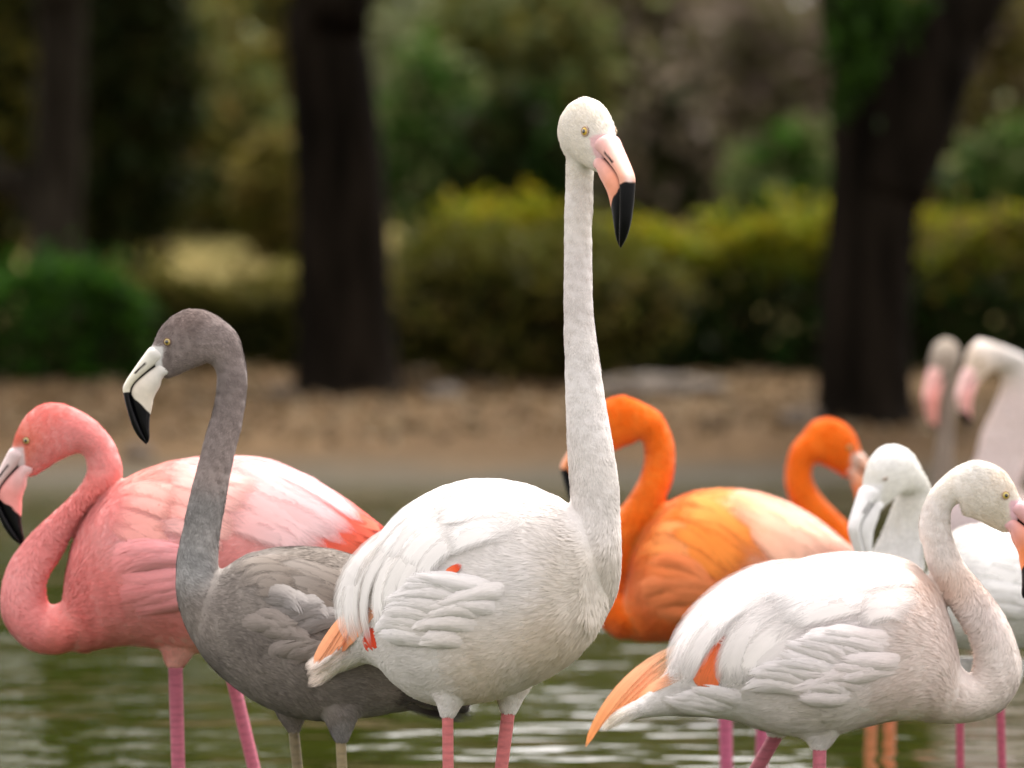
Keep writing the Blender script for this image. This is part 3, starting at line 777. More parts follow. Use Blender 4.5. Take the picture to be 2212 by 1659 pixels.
            if j < 4:
                h = (wd * (0.6 if j == 0 else 1.0 if j < 3 else 0.7))[:, None] * g(S)
                V[:, 2 * j] = c - h; V[:, 2 * j + 1] = c + h
                C[:, 2 * j] = C[:, 2 * j + 1] = col; NN[:, 2 * j] = NN[:, 2 * j + 1] = nrm
            else: V[:, 8] = c; C[:, 8] = col; NN[:, 8] = nrm
        o = np.arange(K)[:, None] * 9
        F = np.concatenate([o + np.array([t]) for j in range(3) for t in ((2 * j, 2 * j + 2, 2 * j + 1), (2 * j + 1, 2 * j + 2, 2 * j + 3))] + [o + np.array([(6, 8, 7)])])
        V = V.reshape(-1, 3)
        me = mesh_np('flank_feather', V - s.base, F, True, C.reshape(-1, 3))
        me.normals_split_custom_set_from_vertices(NN.reshape(-1, 3).astype(np.float32))
        return link('flank_feather', me, M_DOWN, s.root)
    def row(s, roots, mids, tips, n, w, cr, ct, cv=lambda p: p, lift=0.003, tip_lift=0.004, name='wing_feather', off=None, jit=4, step=0.0005, **kw):
        roots, mids, tips = [smooth_path([cv(p) for p in q], 41) for q in (roots, mids, tips)]
        for i in range(n):
            t = (i + 0.5) / n * 40; k = int(t); f = t - k
            g = lambda q: q[k] * (1 - f) + q[min(k + 1, 40)] * f + RNG.normal(size=2) * jit
            a, b, c = g(roots), g(mids), g(tips)
            u = np.linspace(0, 1, 9)[:, None]
            ctrl = 2 * b - 0.5 * (a + c)
            pts = a * (1 - u) ** 2 + 2 * ctrl * u * (1 - u) + c * u * u
            P, nn = s.project(pts, off)
            hw = s.m(w if not isinstance(w, (tuple, list)) else w[0] + (w[1] - w[0]) * i / max(n - 1, 1)) / 2 * RNG.uniform(0.9, 1.12) * (1.0 if name == 'flight_feather' else 1.25 if name == 'flank_feather' else 1.45)
            nr_ = s.bvh.find_nearest(Vector(P[0])); bc = s.col[s.T[nr_[2]]].mean(0) if nr_[0] is not None else np.asarray(cr)
            cr2 = np.asarray(cr) * 0.3 + bc * 0.7 if name in ('wing_feather', 'flank_feather') else np.asarray(cr)
            if name == 'flank_feather':
                s.plume(P, nn, hw, cr2, np.asarray(ct), lift + i * step * 0.6, tip_lift)
                continue
            s.feather(P, nn, hw, cr2, np.asarray(ct), lift + i * step * 0.6, tip_lift, name, **kw)
    # beak, eyes
    def face(s, cols, iris=(0.62, 0.42, 0.06), black=True, eyes=True, closed=False, eye_r=41, bshift=0.0):
        """cols: base, mid, lower, ridge colours"""
        base, mid, low, ridge = [np.asarray(c) for c in cols]
        for nm, tab, up in (('upper_beak', UPPER, True), ('lower_beak', LOWER, False)):
            V, F, C, H, L = loft_arr(*s.hsecs(tab), sub=11, nr=40, ex=2.15)
            n = len(C); ns = len(tab) - 1
            rel = (V - s.ho) / (s.hs * K0)
            x = 535 - rel @ s.hf; y = 450 - rel @ s.hu                    # template coordinates
            tpar = np.concatenate([np.repeat(np.linspace(0, ns, n), 40), [0, ns]])
            a = np.concatenate([np.tile(np.linspace(0, 2 * np.pi, 40, endpoint=False), n), [0, 0]])
            hc = np.cos(a)                                                 # 1 top edge, -1 bottom edge
            k = np.clip(tpar / 4.0, 0, 1)[:, None]
            col = base * (1 - k) + (mid if up else low) * k
            if up:
                rk = (np.clip(hc, 0, 1) ** 7)[:, None] * 0.9; col = col * (1 - rk) + ridge * rk
                # nostril slit
                p0, p1 = np.array([322, 652]), np.array([228, 742]); dd = p1 - p0
                tt = np.clip(((np.stack([x, y], 1) - p0) @ dd) / (dd @ dd), 0, 1)
                dist = np.linalg.norm(np.stack([x, y], 1) - (p0 + tt[:, None] * dd), axis=1)
                lat = np.abs(rel @ s.hl)
                nos = np.clip((13 - dist) / 7, 0, 1) * (lat > 30)
                col = col * (1 - nos[:, None]) + np.array([0.02, 0.012, 0.008]) * nos[:, None]
            line = np.clip(((-hc if up else hc) - 0.78) / 0.08, 0, 1)[:, None] * (tpar > 0.9)[:, None]
            col = col * (1 - line) + np.array([0.012, 0.01, 0.01]) * line
            if black:
                edge = 0.2 * vnoise(V, 300, 5) * 0.6
                bt = bshift + (5.35 if up else 6.1) - 0.5 * (0 if up else 1) * np.clip(hc, -1, 1)
                kb = np.clip((tpar + edge - bt) / 0.12, 0, 1)[:, None]
                col = col * (1 - kb) + np.array([0.004, 0.004, 0.005]) * kb
            link(nm, mesh_np(nm, V - s.base, F, True, col), M_BEAK, s.root)
        if not eyes: return
        for sg in (-1, 1):
            r = eye_r * K0 * s.hs
            h = None
            c = s.ho + s.hl * sg * 0.06
            hit = s.bvh.ray_cast(Vector(c), Vector(-s.hl * sg), 0.1)
            p = np.array(hit[0]) if hit[0] is not None else s.ho + s.hl * sg * 146 * K0 * s.hs * s.hw
            out = unit(s.hl * sg + s.hf * 0.32)
            c = p - out * r * 0.36
            nu, nv = 28, 18
            V, Cc, F = [], [], []
            e1 = unit(np.cross(out, s.hu)); e2 = np.cross(out, e1)
            for i in range(nv + 1):
                th = np.pi * i / nv
                for j in range(nu):
                    ph = 2 * np.pi * j / nu
                    V.append(c + r * (math.cos(th) * out + math.sin(th) * (math.cos(ph) * e1 + math.sin(ph) * e2 * (0.4 if closed else 1.0))))
                    dg = math.degrees(th)
                    if closed: Cc.append((0.12, 0.1, 0.05))
                    else: Cc.append((0.004, 0.003, 0.003) if dg < 22 else tuple(np.array(iris) * (0.75 if dg > 45 else 1.0)) if dg < 56 else (0.03, 0.015, 0.012))
            for i in range(nv):
                for j in range(nu):
                    F.append((i * nu + j, i * nu + (j + 1) % nu, (i + 1) * nu + (j + 1) % nu, (i + 1) * nu + j))
            eo = link('eye', mesh_np('eye', np.array(V) - s.base, F, True, np.array(Cc)), M_EYE, s.root)
            # eyelid ring
            ang = np.linspace(0, 2 * np.pi, 25)
            ring = np.array([c + out * r * 0.58 + r * 0.88 * (math.cos(t) * e1 + math.sin(t) * e2 * (0.45 if closed else 1.0)) for t in ang])
            V2, F2 = tube(ring, np.full(25, r * 0.13), 8, cap=False)
            lidc = np.tile(s.col[np.argmin(((s.P - c) ** 2).sum(1))] * np.array([0.55, 0.42, 0.36]), (len(V2), 1))
            link('eyelid', mesh_np('eyelid', V2 - s.base, F2, True, lidc), M_PLUM, eo)
    def leg(s, p_top, p_low, wpx, c1, c2, off=0.0, off2=None, knee=0.30, bedz=-0.155):
        """p_top: where the bare leg leaves the thigh; p_low: picture point further down that line"""
        A = s.pt(p_top, off); B = s.pt(p_low, off if off2 is None else off2)
        dr = unit(B - A); r = s.m(wpx) / 2
        A2 = A - dr * 0.05
        kn = A + dr * knee
        foot = np.array([kn[0] + (0.02 if dr[0] < 0 else -0.02) - dr[0] * 0.0, kn[1], bedz + 0.012])
        pts, rad = [], []
        for t in np.linspace(0, 1, 110): pts.append(A2 + (kn - A2) * t); rad.append(r * (1.0 - 0.12 * t) * (1 + 0.45 * math.exp(-((t - 1) / 0.07) ** 2)))
        for t in np.linspace(0, 1, 14)[1:]: pts.append(kn + (foot - kn) * t); rad.append(r * 0.82 * (1 + 0.5 * math.exp(-(t / 0.08) ** 2)) * (1 - 0.1 * t))
        V, F = tube(pts, rad, 16)
        hz = V[:, 2]; k = np.clip((hz - (A[2] - 0.2)) / 0.2, 0, 1)[:, None]
        col = np.asarray(c2) * (1 - k) + np.asarray(c1) * k
        # scutes: shallow dark rings
        ringm = np.clip((np.sin(hz * 520 + vnoise(V, 90, 4) * 1.6) - 0.55) / 0.45, 0, 1)[:, None] * 0.22
        col = col * (1 - ringm)
        lo = link('leg', mesh_np('leg', V - s.base, F, True, col), M_LEG, s.root)
        # webbed foot: three toes and the web between them
        f = np.array([s.face_dir[0], s.face_dir[1], 0.0]); sd2 = np.array([-f[1], f[0], 0.0]); z = np.array([0, 0, 1.0])
        c = np.array([foot[0], foot[1], bedz])
        toes = [c + (f * math.cos(a) + sd2 * math.sin(a)) * ll for a, ll in ((-0.55, 0.075), (0, 0.09), (0.55, 0.075))]
        parts = [tube([c + z * 0.012, (c + t) / 2 + z * 0.011, t + z * 0.004], [0.008, 0.006, 0.003], 8) for t in toes]
        web = [c + z * 0.008, toes[0] + z * 0.003, (toes[0] + toes[1]) / 2 * 0.9 + c * 0.1 + z * 0.003, toes[1] + z * 0.003, (toes[1] + toes[2]) / 2 * 0.9 + c * 0.1 + z * 0.003, toes[2] + z * 0.003]
        wv = np.array(web + [w - z * 0.003 for w in web])
        wf = [(0, 1, 2), (0, 2, 3), (0, 3, 4), (0, 4, 5), (6, 8, 7), (6, 9, 8), (6, 10, 9), (6, 11, 10)] + [(i, i + 6, (i + 1) % 6 + 6, (i + 1) % 6) for i in range(6)]
        V, F = joinVF(parts + [(wv, wf)])
        link('webbed_foot', mesh_np('webbed_foot', V - s.base, F, True, np.tile(np.asarray(c2), (len(V), 1))), M_LEG, lo)
    def thigh(s, cpx, top_w, low_c, low_w, off=0.0, lat=(0, 1, 0)):
        a, b = np.array(cpx, float), np.array(low_c, float)
        C, H, L = [], [], []
        for t, w in ((0, top_w), (0.4, top_w * 0.95), (0.65, top_w * 0.70), (0.85, top_w * 0.2 + low_w * 0.85), (1.0, low_w * 0.95)):
            q = a + (b - a) * t; o2 = off * min(1, 0.3 + t)
            C.append(s.pt(q, off)); H.append(np.array([-s.m(w), 0, 0])); L.append(np.array([0, s.m(w) * 0.95, 0]))
        s.add((C, H, L), spine=True)

build_ground()
build_water()
build_vegetation()
# ------------------------------------------------------------------ the flamingos
A_ = np.array
def under(b, px):
    w = at(px, 1500, b.d); return (w[0], b.d, -0.155)

# --- tall cream white flamingo facing the camera (in focus)
def bird_white_tall():
    b = Bird('tall cream white flamingo with neck stretched straight up, facing forward', 8.0, voxel=0.0035)
    yaw = 40; b.face_dir = (math.cos(R(yaw)), -math.sin(R(yaw)))
    lat = A_([math.sin(R(yaw)), math.cos(R(yaw)), 0])
    o = lambda x: -(x - 1020) * math.tan(R(yaw)) / 1536
    b.head((1296, 284), 1, -8, 1.12, 62, -0.12, 0.98)
    hs_ = [((1075, 330), (1010, 540), 70), ((1050, 275), (975, 610), 120)] + HEAD[3:]
    b.add(b.hsecs(hs_), rev=True)
    ny = [(1430, 1090, 1215), (1385, 1128, 1270), (1335, 1158, 1308), (1275, 1190, 1334), (1200, 1222, 1341), (1100, 1232, 1339), (1000, 1228, 1331), (900, 1222, 1313), (800, 1220, 1298), (700, 1218, 1284), (600, 1217, 1280), (500, 1218, 1279), (420, 1221, 1281), (360, 1223, 1284), (310, 1228, 1286), (270, 1238, 1284)]
    f = A_([math.cos(R(55)), -math.sin(R(55)), 0]); l = np.cross(f, A_([0, 0, 1.0]))
    C, H, L = [], [], []
    for i, (y, xl, xr) in enumerate(ny):
        r = b.m(xr - xl) / 2; k = min(1, i / 4)
        C.append(b.pt(((xl + xr) / 2, y), -0.115 + 0.05 * min(1, max(0, i - 4) / 9) + 0.022 * max(0, 4 - i))); H.append(-f * r); L.append(l * r)
    b.add((C, H, L), rev=True)
    secs = [((1292, 1195), (1280, 1345), 40), ((1266, 1130), (1248, 1402), 92), ((1210, 1085), (1186, 1458), 130), ((1125, 1046), (1100, 1500), 150), ((1040, 1034), (1015, 1522), 162), ((960, 1052), (945, 1522), 152),
            ((890, 1098), (890, 1492), 128), ((838, 1170), (845, 1452), 98), ((800, 1270), (805, 1435), 66), ((765, 1372), (768, 1440), 46), ((725, 1410), (725, 1458), 40), ((690, 1440), (688, 1476), 26)]
    b.add(b.psecs([(a, c, w, o(a[0])) for a, c, w in secs], lat), ex=2.1)
    b.thigh((985, 1440), 48, (967, 1552), 16, -0.03); b.thigh((1112, 1430), 46, (1098, 1545), 17, 0.03)
    cream, wht, tan = A_([0.84, 0.79, 0.69]), A_([0.86, 0.825, 0.795]), A_([0.80, 0.70, 0.58])  # tan belly: dirt plus warm bounce light painted into the colour
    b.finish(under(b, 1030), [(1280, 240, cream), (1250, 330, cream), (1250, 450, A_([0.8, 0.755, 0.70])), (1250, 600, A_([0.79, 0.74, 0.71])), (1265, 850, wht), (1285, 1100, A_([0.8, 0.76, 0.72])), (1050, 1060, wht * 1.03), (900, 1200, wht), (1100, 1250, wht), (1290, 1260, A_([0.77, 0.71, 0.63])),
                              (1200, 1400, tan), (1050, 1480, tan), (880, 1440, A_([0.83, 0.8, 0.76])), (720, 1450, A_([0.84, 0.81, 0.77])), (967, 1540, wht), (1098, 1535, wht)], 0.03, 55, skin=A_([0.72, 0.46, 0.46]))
    cv = conv(680, 1040, 2.411)
    orange, red = A_([0.84, 0.37, 0.19]), A_([0.78, 0.06, 0.012])
    w1, w2 = A_([0.84, 0.80, 0.75]), A_([0.88, 0.855, 0.825])
    b.row([(330, 720), (420, 760)], [(190, 880), (330, 880)], [(60, 1105), (230, 1010)], 8, 22, orange, orange * 1.02, cv, 0.001, 0.0, 'flight_feather', off=0.1, jit=2, taper=0.75)
    b.row([(350, 850), (390, 870)], [(340, 930), (380, 940)], [(340, 1012), (398, 1018)], 3, 30, red, red, cv, 0.0, 0.0, 'flight_feather', jit=2, taper=0.85)
    b.row([(210, 990), (330, 1030)], [(120, 1060), (200, 1100)], [(20, 1135), (30, 1225)], 6, 28, w2, A_([0.84, 0.72, 0.6]), cv, 0.001, 0.0, 'tail_feather', off=0.13, jit=5, ragged=0.4)
    b.row([(600, 300), (700, 330), (840, 430)], [(255, 600), (390, 610), (640, 560)], [(245, 985), (400, 1000), (560, 780)], 7, (38, 52), w1, w2, cv, 0.004, 0.004, 'wing_feather', jit=3, taper=0.7, camber=0.22)
    b.row([(820, 180), (900, 260), (1000, 380)], [(560, 300), (640, 380), (740, 470)], [(380, 560), (480, 600), (640, 640)], 7, 44, w2, w2, cv, 0.006, 0.003, 'wing_feather', jit=5, taper=0.6)
    b.row([(1150, 150), (1200, 260), (1180, 400)], [(950, 170), (960, 270), (980, 400)], [(700, 240), (740, 350), (800, 500)], 9, 46, w2 * 1.02, w2, cv, 0.006, 0.003, 'wing_feather', jit=8, taper=0.5)
    fl = A_([0.87, 0.835, 0.80])
    b.row([(1080, 660), (1000, 760), (900, 900), (760, 1010)], [(860, 615), (740, 700), (640, 800), (560, 930)], [(655, 612), (560, 690), (455, 790), (430, 930)], 12, (26, 34), fl, A_([0.89, 0.87, 0.855]), cv, 0.005, 0.010, 'flank_feather', jit=7, taper=0.35, camber=0.3, ragged=0.35)
    b.row([(1120, 720), (1000, 860), (880, 980)], [(960, 700), (840, 830), (740, 960)], [(780, 730), (680, 850), (600, 980)], 9, 26, fl, fl * 1.02, cv, 0.004, 0.006, 'flank_feather', jit=10, taper=0.3, camber=0.25, ragged=0.35)
    b.row([(860, 545), (870, 560)], [(830, 575), (835, 585)], [(785, 597), (790, 597)], 2, 18, red * 1.1, A_([0.85, 0.2, 0.08]), cv, 0.008, 0.001, 'flight_feather', jit=1)
    b.plumage(100000, (0.0045, 0.018), (0.0014, 0.0025), 0.10, 0.35)
    b.face((A_([0.72, 0.46, 0.46]), A_([0.81, 0.40, 0.28]), A_([0.84, 0.35, 0.22]), A_([0.87, 0.68, 0.62])), iris=(0.65, 0.42, 0.05))  # last colour paints the pale highlight along the beak ridge
    lc = A_([0.60, 0.17, 0.17])
    b.leg((967, 1545), (968, 1659), 25, lc, lc, -0.03); b.leg((1098, 1538), (1083, 1659), 30, lc * 0.9, lc, 0.03)

# --- grey juvenile
def bird_grey():
    b = Bird('grey juvenile flamingo with white black-tipped beak', 8.25, voxel=0.0035)
    b.face_dir = (-1, 0)
    hc = conv(250, 660, 4.149); e = hc((535, 450))
    b.head(e, -1, 0, 1.0, 0, 0, 1.0)
    nk = [((640, 1290), (470, 1440), 95), ((560, 1270), (418, 1385), 84), ((508, 1262), (392, 1332), 66), ((480, 1245), (381, 1275), 54), ((471, 1215), (382, 1215), 45), ((475, 1150), (393, 1150), 41), ((484, 1100), (404, 1100), 40), ((493, 1050), (416, 1050), 38), ((504, 995), (428, 998), 38), ((516, 945), (442, 945), 36),
          ((526, 900), (456, 900), 35), ((532, 860), (464, 862), 34), hc and (hc((1272, 740)), hc((985, 830)), 34)]
    C, H, L = b.psecs(nk, b.hl); C2, H2, L2 = b.hsecs(HEAD)
    b.add((C + C2, H + H2, L + L2), rev=True)
    secs = [((470, 1235), (400, 1330), 45), ((492, 1222), (420, 1388), 80), ((530, 1200), (465, 1448), 112), ((585, 1186), (535, 1505), 140), ((650, 1181), (612, 1542), 155), ((720, 1187), (692, 1557), 155), ((790, 1213), (772, 1552), 142), ((860, 1275), (846, 1540), 115),
            ((920, 1370), (905, 1532), 82), ((975, 1460), (960, 1535), 50), ((1015, 1510), (1008, 1542), 26)]
    b.add(b.psecs(secs, (0, 1, 0)), ex=2.1)
    b.thigh((622, 1470), 46, (635, 1584), 14, 0.05); b.thigh((732, 1480), 48, (737, 1604), 16, -0.04)
    g1, g2, g3 = A_([0.235, 0.195, 0.182]), A_([0.40, 0.385, 0.375]), A_([0.275, 0.24, 0.212])
    b.finish(under(b, 690), [(400, 690, A_([0.20, 0.152, 0.135])), (440, 740, g1 * 1.25), (370, 770, g1 * 1.1), (500, 800, g1), (490, 900, g1 * 1.15), (460, 1010, g1 * 1.35), (440, 1120, A_([0.33, 0.32, 0.31])), (425, 1220, A_([0.43, 0.43, 0.425])), (430, 1330, g3 * 1.15), (485, 1245, g3 * 0.9), (478, 1290, g3), (520, 1260, A_([0.28, 0.25, 0.22])), (640, 1220, A_([0.23, 0.198, 0.168])),  # neck crease key darkened: shade painted in against light from above
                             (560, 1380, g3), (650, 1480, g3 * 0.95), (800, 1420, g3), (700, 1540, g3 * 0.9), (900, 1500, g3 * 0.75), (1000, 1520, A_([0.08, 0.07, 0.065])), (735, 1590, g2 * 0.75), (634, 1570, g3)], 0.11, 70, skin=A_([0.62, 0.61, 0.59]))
    cv = conv(380, 1180, 3.028)
    br, lt = A_([0.16, 0.132, 0.108]), A_([0.40, 0.375, 0.36])
    b.row([(1500, 1120), (1500, 1230)], [(1750, 1180), (1700, 1270)], [(2120, 1310), (2010, 1350)], 4, 26, A_([0.1, 0.085, 0.08]), A_([0.012, 0.011, 0.012]), cv, 0.001, 0, 'tail_feather', off=0.02, jit=3, taper=0.6)
    b.row([(520, 230), (620, 330), (760, 430)], [(860, 240), (900, 370), (960, 500)], [(1330, 420), (1280, 540), (1180, 610)], 9, (24, 30), A_([0.22, 0.195, 0.175]), br, cv, 0.003, 0.002, 'wing_feather', jit=6)
    b.row([(420, 300), (480, 380), (560, 440)], [(600, 240), (640, 340), (700, 430)], [(860, 250), (880, 370), (900, 470)], 9, 26, br * 1.5, br * 1.05, cv, 0.004, 0.002, 'wing_feather', jit=10)
    b.row([(560, 480), (640, 620), (760, 740)], [(780, 440), (900, 560), (1020, 660)], [(960, 575), (1070, 590), (1180, 620)], 6, 34, A_([0.24, 0.22, 0.21]), lt, cv, 0.005, 0.006, 'flank_feather', jit=8, taper=0.4, ragged=0.4)
    b.row([(460, 620), (620, 800), (800, 950)], [(620, 620), (780, 780), (980, 900)], [(820, 660), (960, 790), (1150, 880)], 10, 26, g3 * 1.1, g3 * 1.35, cv, 0.004, 0.004, 'flank_feather', jit=14, taper=0.3, ragged=0.4)
    b.plumage(110000, (0.004, 0.015), (0.0015, 0.0026), 0.13, 0.45, 0.12)
    b.face((A_([0.66, 0.65, 0.62]), A_([0.74, 0.70, 0.56]), A_([0.74, 0.67, 0.56]), A_([0.78, 0.75, 0.65])), iris=(0.42, 0.30, 0.07))
    lc = A_([0.25, 0.20, 0.11])
    b.leg((634, 1576), (643, 1659), 24, lc * 0.8, lc, 0.05); b.leg((736, 1597), (739, 1659), 23, lc * 1.25, lc, -0.04)

# --- coral pink flamingo
def bird_pink():
    b = Bird('coral pink flamingo with its neck curved in an S', 8.6, voxel=0.004)
    b.face_dir = (-1, 0)
    cv = conv(0, 880, 1.957)
    b.head(cv((122, 215)), -1, 9, 1.05, 0, 0, 1.0)
    nk = [((330, 880), (330, 1140), 95), ((275, 925), (230, 1158), 85), ((232, 944), (120, 1130), 78), ((206, 925), (36, 1050), 70), ((199, 880), (4, 955), 64), ((215, 815), (8, 855), 58), ((250, 755), (38, 765), 54), ((285, 690), (85, 688), 50), ((325, 605), (160, 605), 46), ((375, 525), (230, 540), 44), ((440, 460), (298, 475), 42), ((515, 405), (352, 415), 40), ((535, 330), (383, 345), 38), ((497, 217), (372, 292), 40), ((425, 135), (350, 272), 42)]
    C, H, L = b.psecs([(cv(a), cv(c), w) for a, c, w in nk], b.hl); C2, H2, L2 = b.hsecs(HEAD[3:])
    b.add((C + C2, H + H2, L + L2), rev=True)
    secs = [((295, 800), (255, 1100), 60), ((325, 660), (330, 1150), 105), ((405, 510), (430, 1137), 135), ((520, 402), (540, 1122), 158), ((700, 322), (680, 1130), 172), ((870, 291), (830, 1150), 172), ((1050, 283), (980, 1130), 162), ((1200, 307), (1130, 1050), 145), ((1350, 370), (1290, 950), 118),
            ((1500, 460), (1440, 850), 85), ((1610, 540), (1560, 760), 52), ((1680, 592), (1655, 680), 22)]
    b.add(b.psecs([(cv(a), cv(c), w) for a, c, w in secs], (0, 1, 0)), ex=2.1)
    b.thigh(cv((810, 1040)), 52, cv((772, 1215)), 19, -0.02); b.thigh(cv((970, 1040)), 46, cv((1022, 1260)), 17, 0.06)
    co, pk, bl, pale = A_([0.88, 0.26, 0.225]), A_([0.88, 0.34, 0.325]), A_([0.86, 0.30, 0.27]), A_([0.89, 0.53, 0.54])
    kk = [(200, 100, co), (300, 200, pk), (90, 250, A_([0.84, 0.23, 0.15])), (200, 330, pk), (460, 300, pk), (420, 430, co), (200, 650, pk), (60, 850, A_([0.88, 0.38, 0.37])), (100, 1050, pk), (250, 1100, co), (400, 900, A_([0.87, 0.28, 0.26])), (450, 520, pk), (600, 420, A_([0.86, 0.40, 0.33])), (900, 330, A_([0.87, 0.55, 0.52])), (1300, 420, pale), (600, 650, pale), (700, 850, A_([0.8, 0.36, 0.34])), (700, 1080, bl), (780, 1190, A_([0.83, 0.45, 0.38])), (1000, 900, pk), (1600, 620, A_([0.82, 0.15, 0.11])), (1400, 700, pale)]
    b.finish(under(b, 430), [(*cv((x, y)), c) for x, y, c in kk], 0.05, 50, skin=A_([0.66, 0.52, 0.52]))
    rd = A_([0.80, 0.09, 0.07])
    b.row([(1380, 480), (1300, 640)], [(1540, 540), (1420, 690)], [(1695, 605), (1570, 740)], 6, 34, rd, A_([0.86, 0.16, 0.09]), cv, 0.002, 0.001, 'flight_feather', off=0.0, jit=4, taper=0.6)
    b.row([(1020, 300), (980, 400), (960, 560)], [(1280, 390), (1200, 500), (1130, 620)], [(1610, 600), (1480, 690), (1300, 700)], 9, 40, A_([0.86, 0.34, 0.31]), A_([0.89, 0.64, 0.66]), cv, 0.004, 0.004, 'wing_feather', jit=7, taper=0.6, camber=0.25)
    b.row([(760, 310), (700, 430), (650, 580)], [(930, 350), (870, 470), (820, 610)], [(1180, 440), (1080, 560), (1010, 700)], 9, 36, A_([0.84, 0.32, 0.25]), A_([0.88, 0.52, 0.47]), cv, 0.005, 0.004, 'wing_feather', jit=8)
    b.row([(560, 400), (510, 500), (470, 600)], [(660, 400), (620, 510), (590, 620)], [(800, 430), (760, 560), (740, 680)], 8, 34, A_([0.84, 0.30, 0.25]), A_([0.86, 0.42, 0.36]), cv, 0.005, 0.003, 'wing_feather', jit=8)
    b.row([(470, 720), (470, 850), (520, 980)], [(640, 690), (680, 800), (760, 930)], [(850, 720), (920, 780), (1000, 900)], 9, 34, A_([0.87, 0.33, 0.32]), A_([0.88, 0.44, 0.46]), cv, 0.005, 0.006, 'flank_feather', jit=9, taper=0.35, ragged=0.35)
    b.plumage(100000, (0.0045, 0.017), (0.0016, 0.0028), 0.12, 0.4)
    b.face((A_([0.66, 0.52, 0.52]), A_([0.72, 0.56, 0.53]), A_([0.84, 0.34, 0.31]), A_([0.78, 0.6, 0.55])), iris=(0.50, 0.38, 0.12))
    lc = A_([0.50, 0.13, 0.19])
    b.leg(cv((772, 1205)), cv((785, 1659)), 32, lc * 0.8, lc * 1.05, -0.02); b.leg(cv((1020, 1250)), cv((1118, 1659)), 30, lc * 1.1, lc * 1.1, 0.06)

# --- orange flamingo behind the tall white one
def orange_cols():
    return A_([0.87, 0.165, 0.008]), A_([0.86, 0.25, 0.03]), A_([0.80, 0.26, 0.10]), A_([0.88, 0.52, 0.42])

def bird_orange():
    b = Bird('vivid orange flamingo standing behind the tall white one', 9.55, voxel=0.005)
    b.face_dir = (-1, 0)
    cv = conv(1260, 860, 2.676)
    b.head(cv((236, 260)), -1, 1, 1.0, 0, 0, 1.0)
    nk = [((450, 1240), (440, 1540), 90), ((408, 1262), (320, 1525), 80), ((392, 1262), (222, 1430), 70), ((384, 1230), (160, 1300), 62), ((400, 1130), (150, 1145), 56), ((428, 1020), (188, 1010), 50), ((472, 920), (250, 905), 46), ((535, 830), (322, 805), 44), ((610, 745), (398, 715), 42), ((664, 620), (462, 612), 40), ((692, 500), (500, 510), 38), ((688, 382), (508, 415), 37), ((652, 270), (492, 352), 38), ((588, 176), (468, 336), 40)]
    C, H, L = b.psecs([(cv(a), cv(c), w) for a, c, w in nk], b.hl); C2, H2, L2 = b.hsecs(HEAD[3:])
    b.add((C + C2, H + H2, L + L2), rev=True)
    secs = [((402, 1250), (320, 1490), 60), ((428, 1040), (385, 1540), 95), ((500, 872), (480, 1560), 128), ((620, 745), (600, 1565), 148), ((760, 673), (740, 1560), 158), ((900, 648), (870, 1545), 156), ((1050, 643), (1010, 1512), 150), ((1200, 665), (1150, 1460), 138), ((1350, 715), (1300, 1390), 118),
            ((1500, 795), (1450, 1310), 92), ((1640, 895), (1600, 1225), 62), ((1790, 1020), (1765, 1130), 26)]
    b.add(b.psecs([(cv(a), cv(c), w) for a, c, w in secs], (0, 1, 0)), ex=2.1)
    c7 = conv(1280, 1180, 2.16)
    b.thigh(c7((745, 560)), 60, c7((757, 760)), 17, -0.03); b.thigh(c7((900, 560)), 55, c7((945, 760)), 17, 0.05)
    og, o2, bel, pal = orange_cols()
    kk = [(400, 150, og), (600, 300, og), (620, 600, og), (480, 800, og), (350, 1100, og), (330, 1400, og), (450, 1000, o2), (600, 850, o2), (900, 680, A_([0.87, 0.34, 0.08])), (1100, 680, A_([0.88, 0.5, 0.36])), (1400, 850, pal), (1700, 1000, pal), (600, 1150, A_([0.85, 0.30, 0.10])), (500, 1300, bel), (700, 1350, bel), (600, 1530, A_([0.84, 0.17, 0.02])), (1000, 1400, bel)]
    b.finish(under(b, 1600), [(*cv((x, y)), c) for x, y, c in kk], 0.05, 45, skin=A_([0.7, 0.5, 0.42]))
    b.row([(1010, 705), (1050, 790), (1080, 900)], [(1300, 750), (1280, 880), (1230, 1000)], [(1740, 990), (1620, 1120), (1420, 1250)], 8, 42, A_([0.87, 0.36, 0.16]), A_([0.88, 0.54, 0.42]), cv, 0.004, 0.004, 'wing_feather', jit=8, camber=0.25)
    b.row([(770, 800), (700, 860), (620, 970)], [(920, 800), (850, 880), (780, 1020)], [(1270, 1060), (1130, 1130), (1020, 1190)], 8, 34, o2, A_([0.87, 0.27, 0.05]), cv, 0.005, 0.004, 'wing_feather', jit=10)
    b.row([(560, 900), (520, 1000), (500, 1100)], [(700, 900), (680, 1020), (660, 1130)], [(880, 1000), (860, 1110), (860, 1190)], 6, 34, A_([0.86, 0.28, 0.07]), A_([0.86, 0.34, 0.13]), cv, 0.005, 0.004, 'wing_feather', jit=10)
    b.row([(470, 1150), (480, 1280), (560, 1420)], [(680, 1110), (700, 1240), (780, 1380)], [(960, 1190), (980, 1280), (1020, 1380)], 8, 34, bel, A_([0.83, 0.29, 0.11]), cv, 0.005, 0.006, 'flank_feather', jit=12, taper=0.35)
    b.plumage(26000, (0.006, 0.02), (0.003, 0.006), 0.1, 0.35)
    b.face((A_([0.7, 0.5, 0.42]), A_([0.85, 0.36, 0.18]), A_([0.86, 0.30, 0.12]), A_([0.8, 0.5, 0.4])))
    lc = A_([0.48, 0.11, 0.20])
    b.leg(c7((757, 740)), c7((766, 1184)), 30, lc, lc, -0.03, knee=0.34); b.leg(c7((943, 740)), c7((936, 1184)), 28, lc, lc, 0.05, knee=0.34)

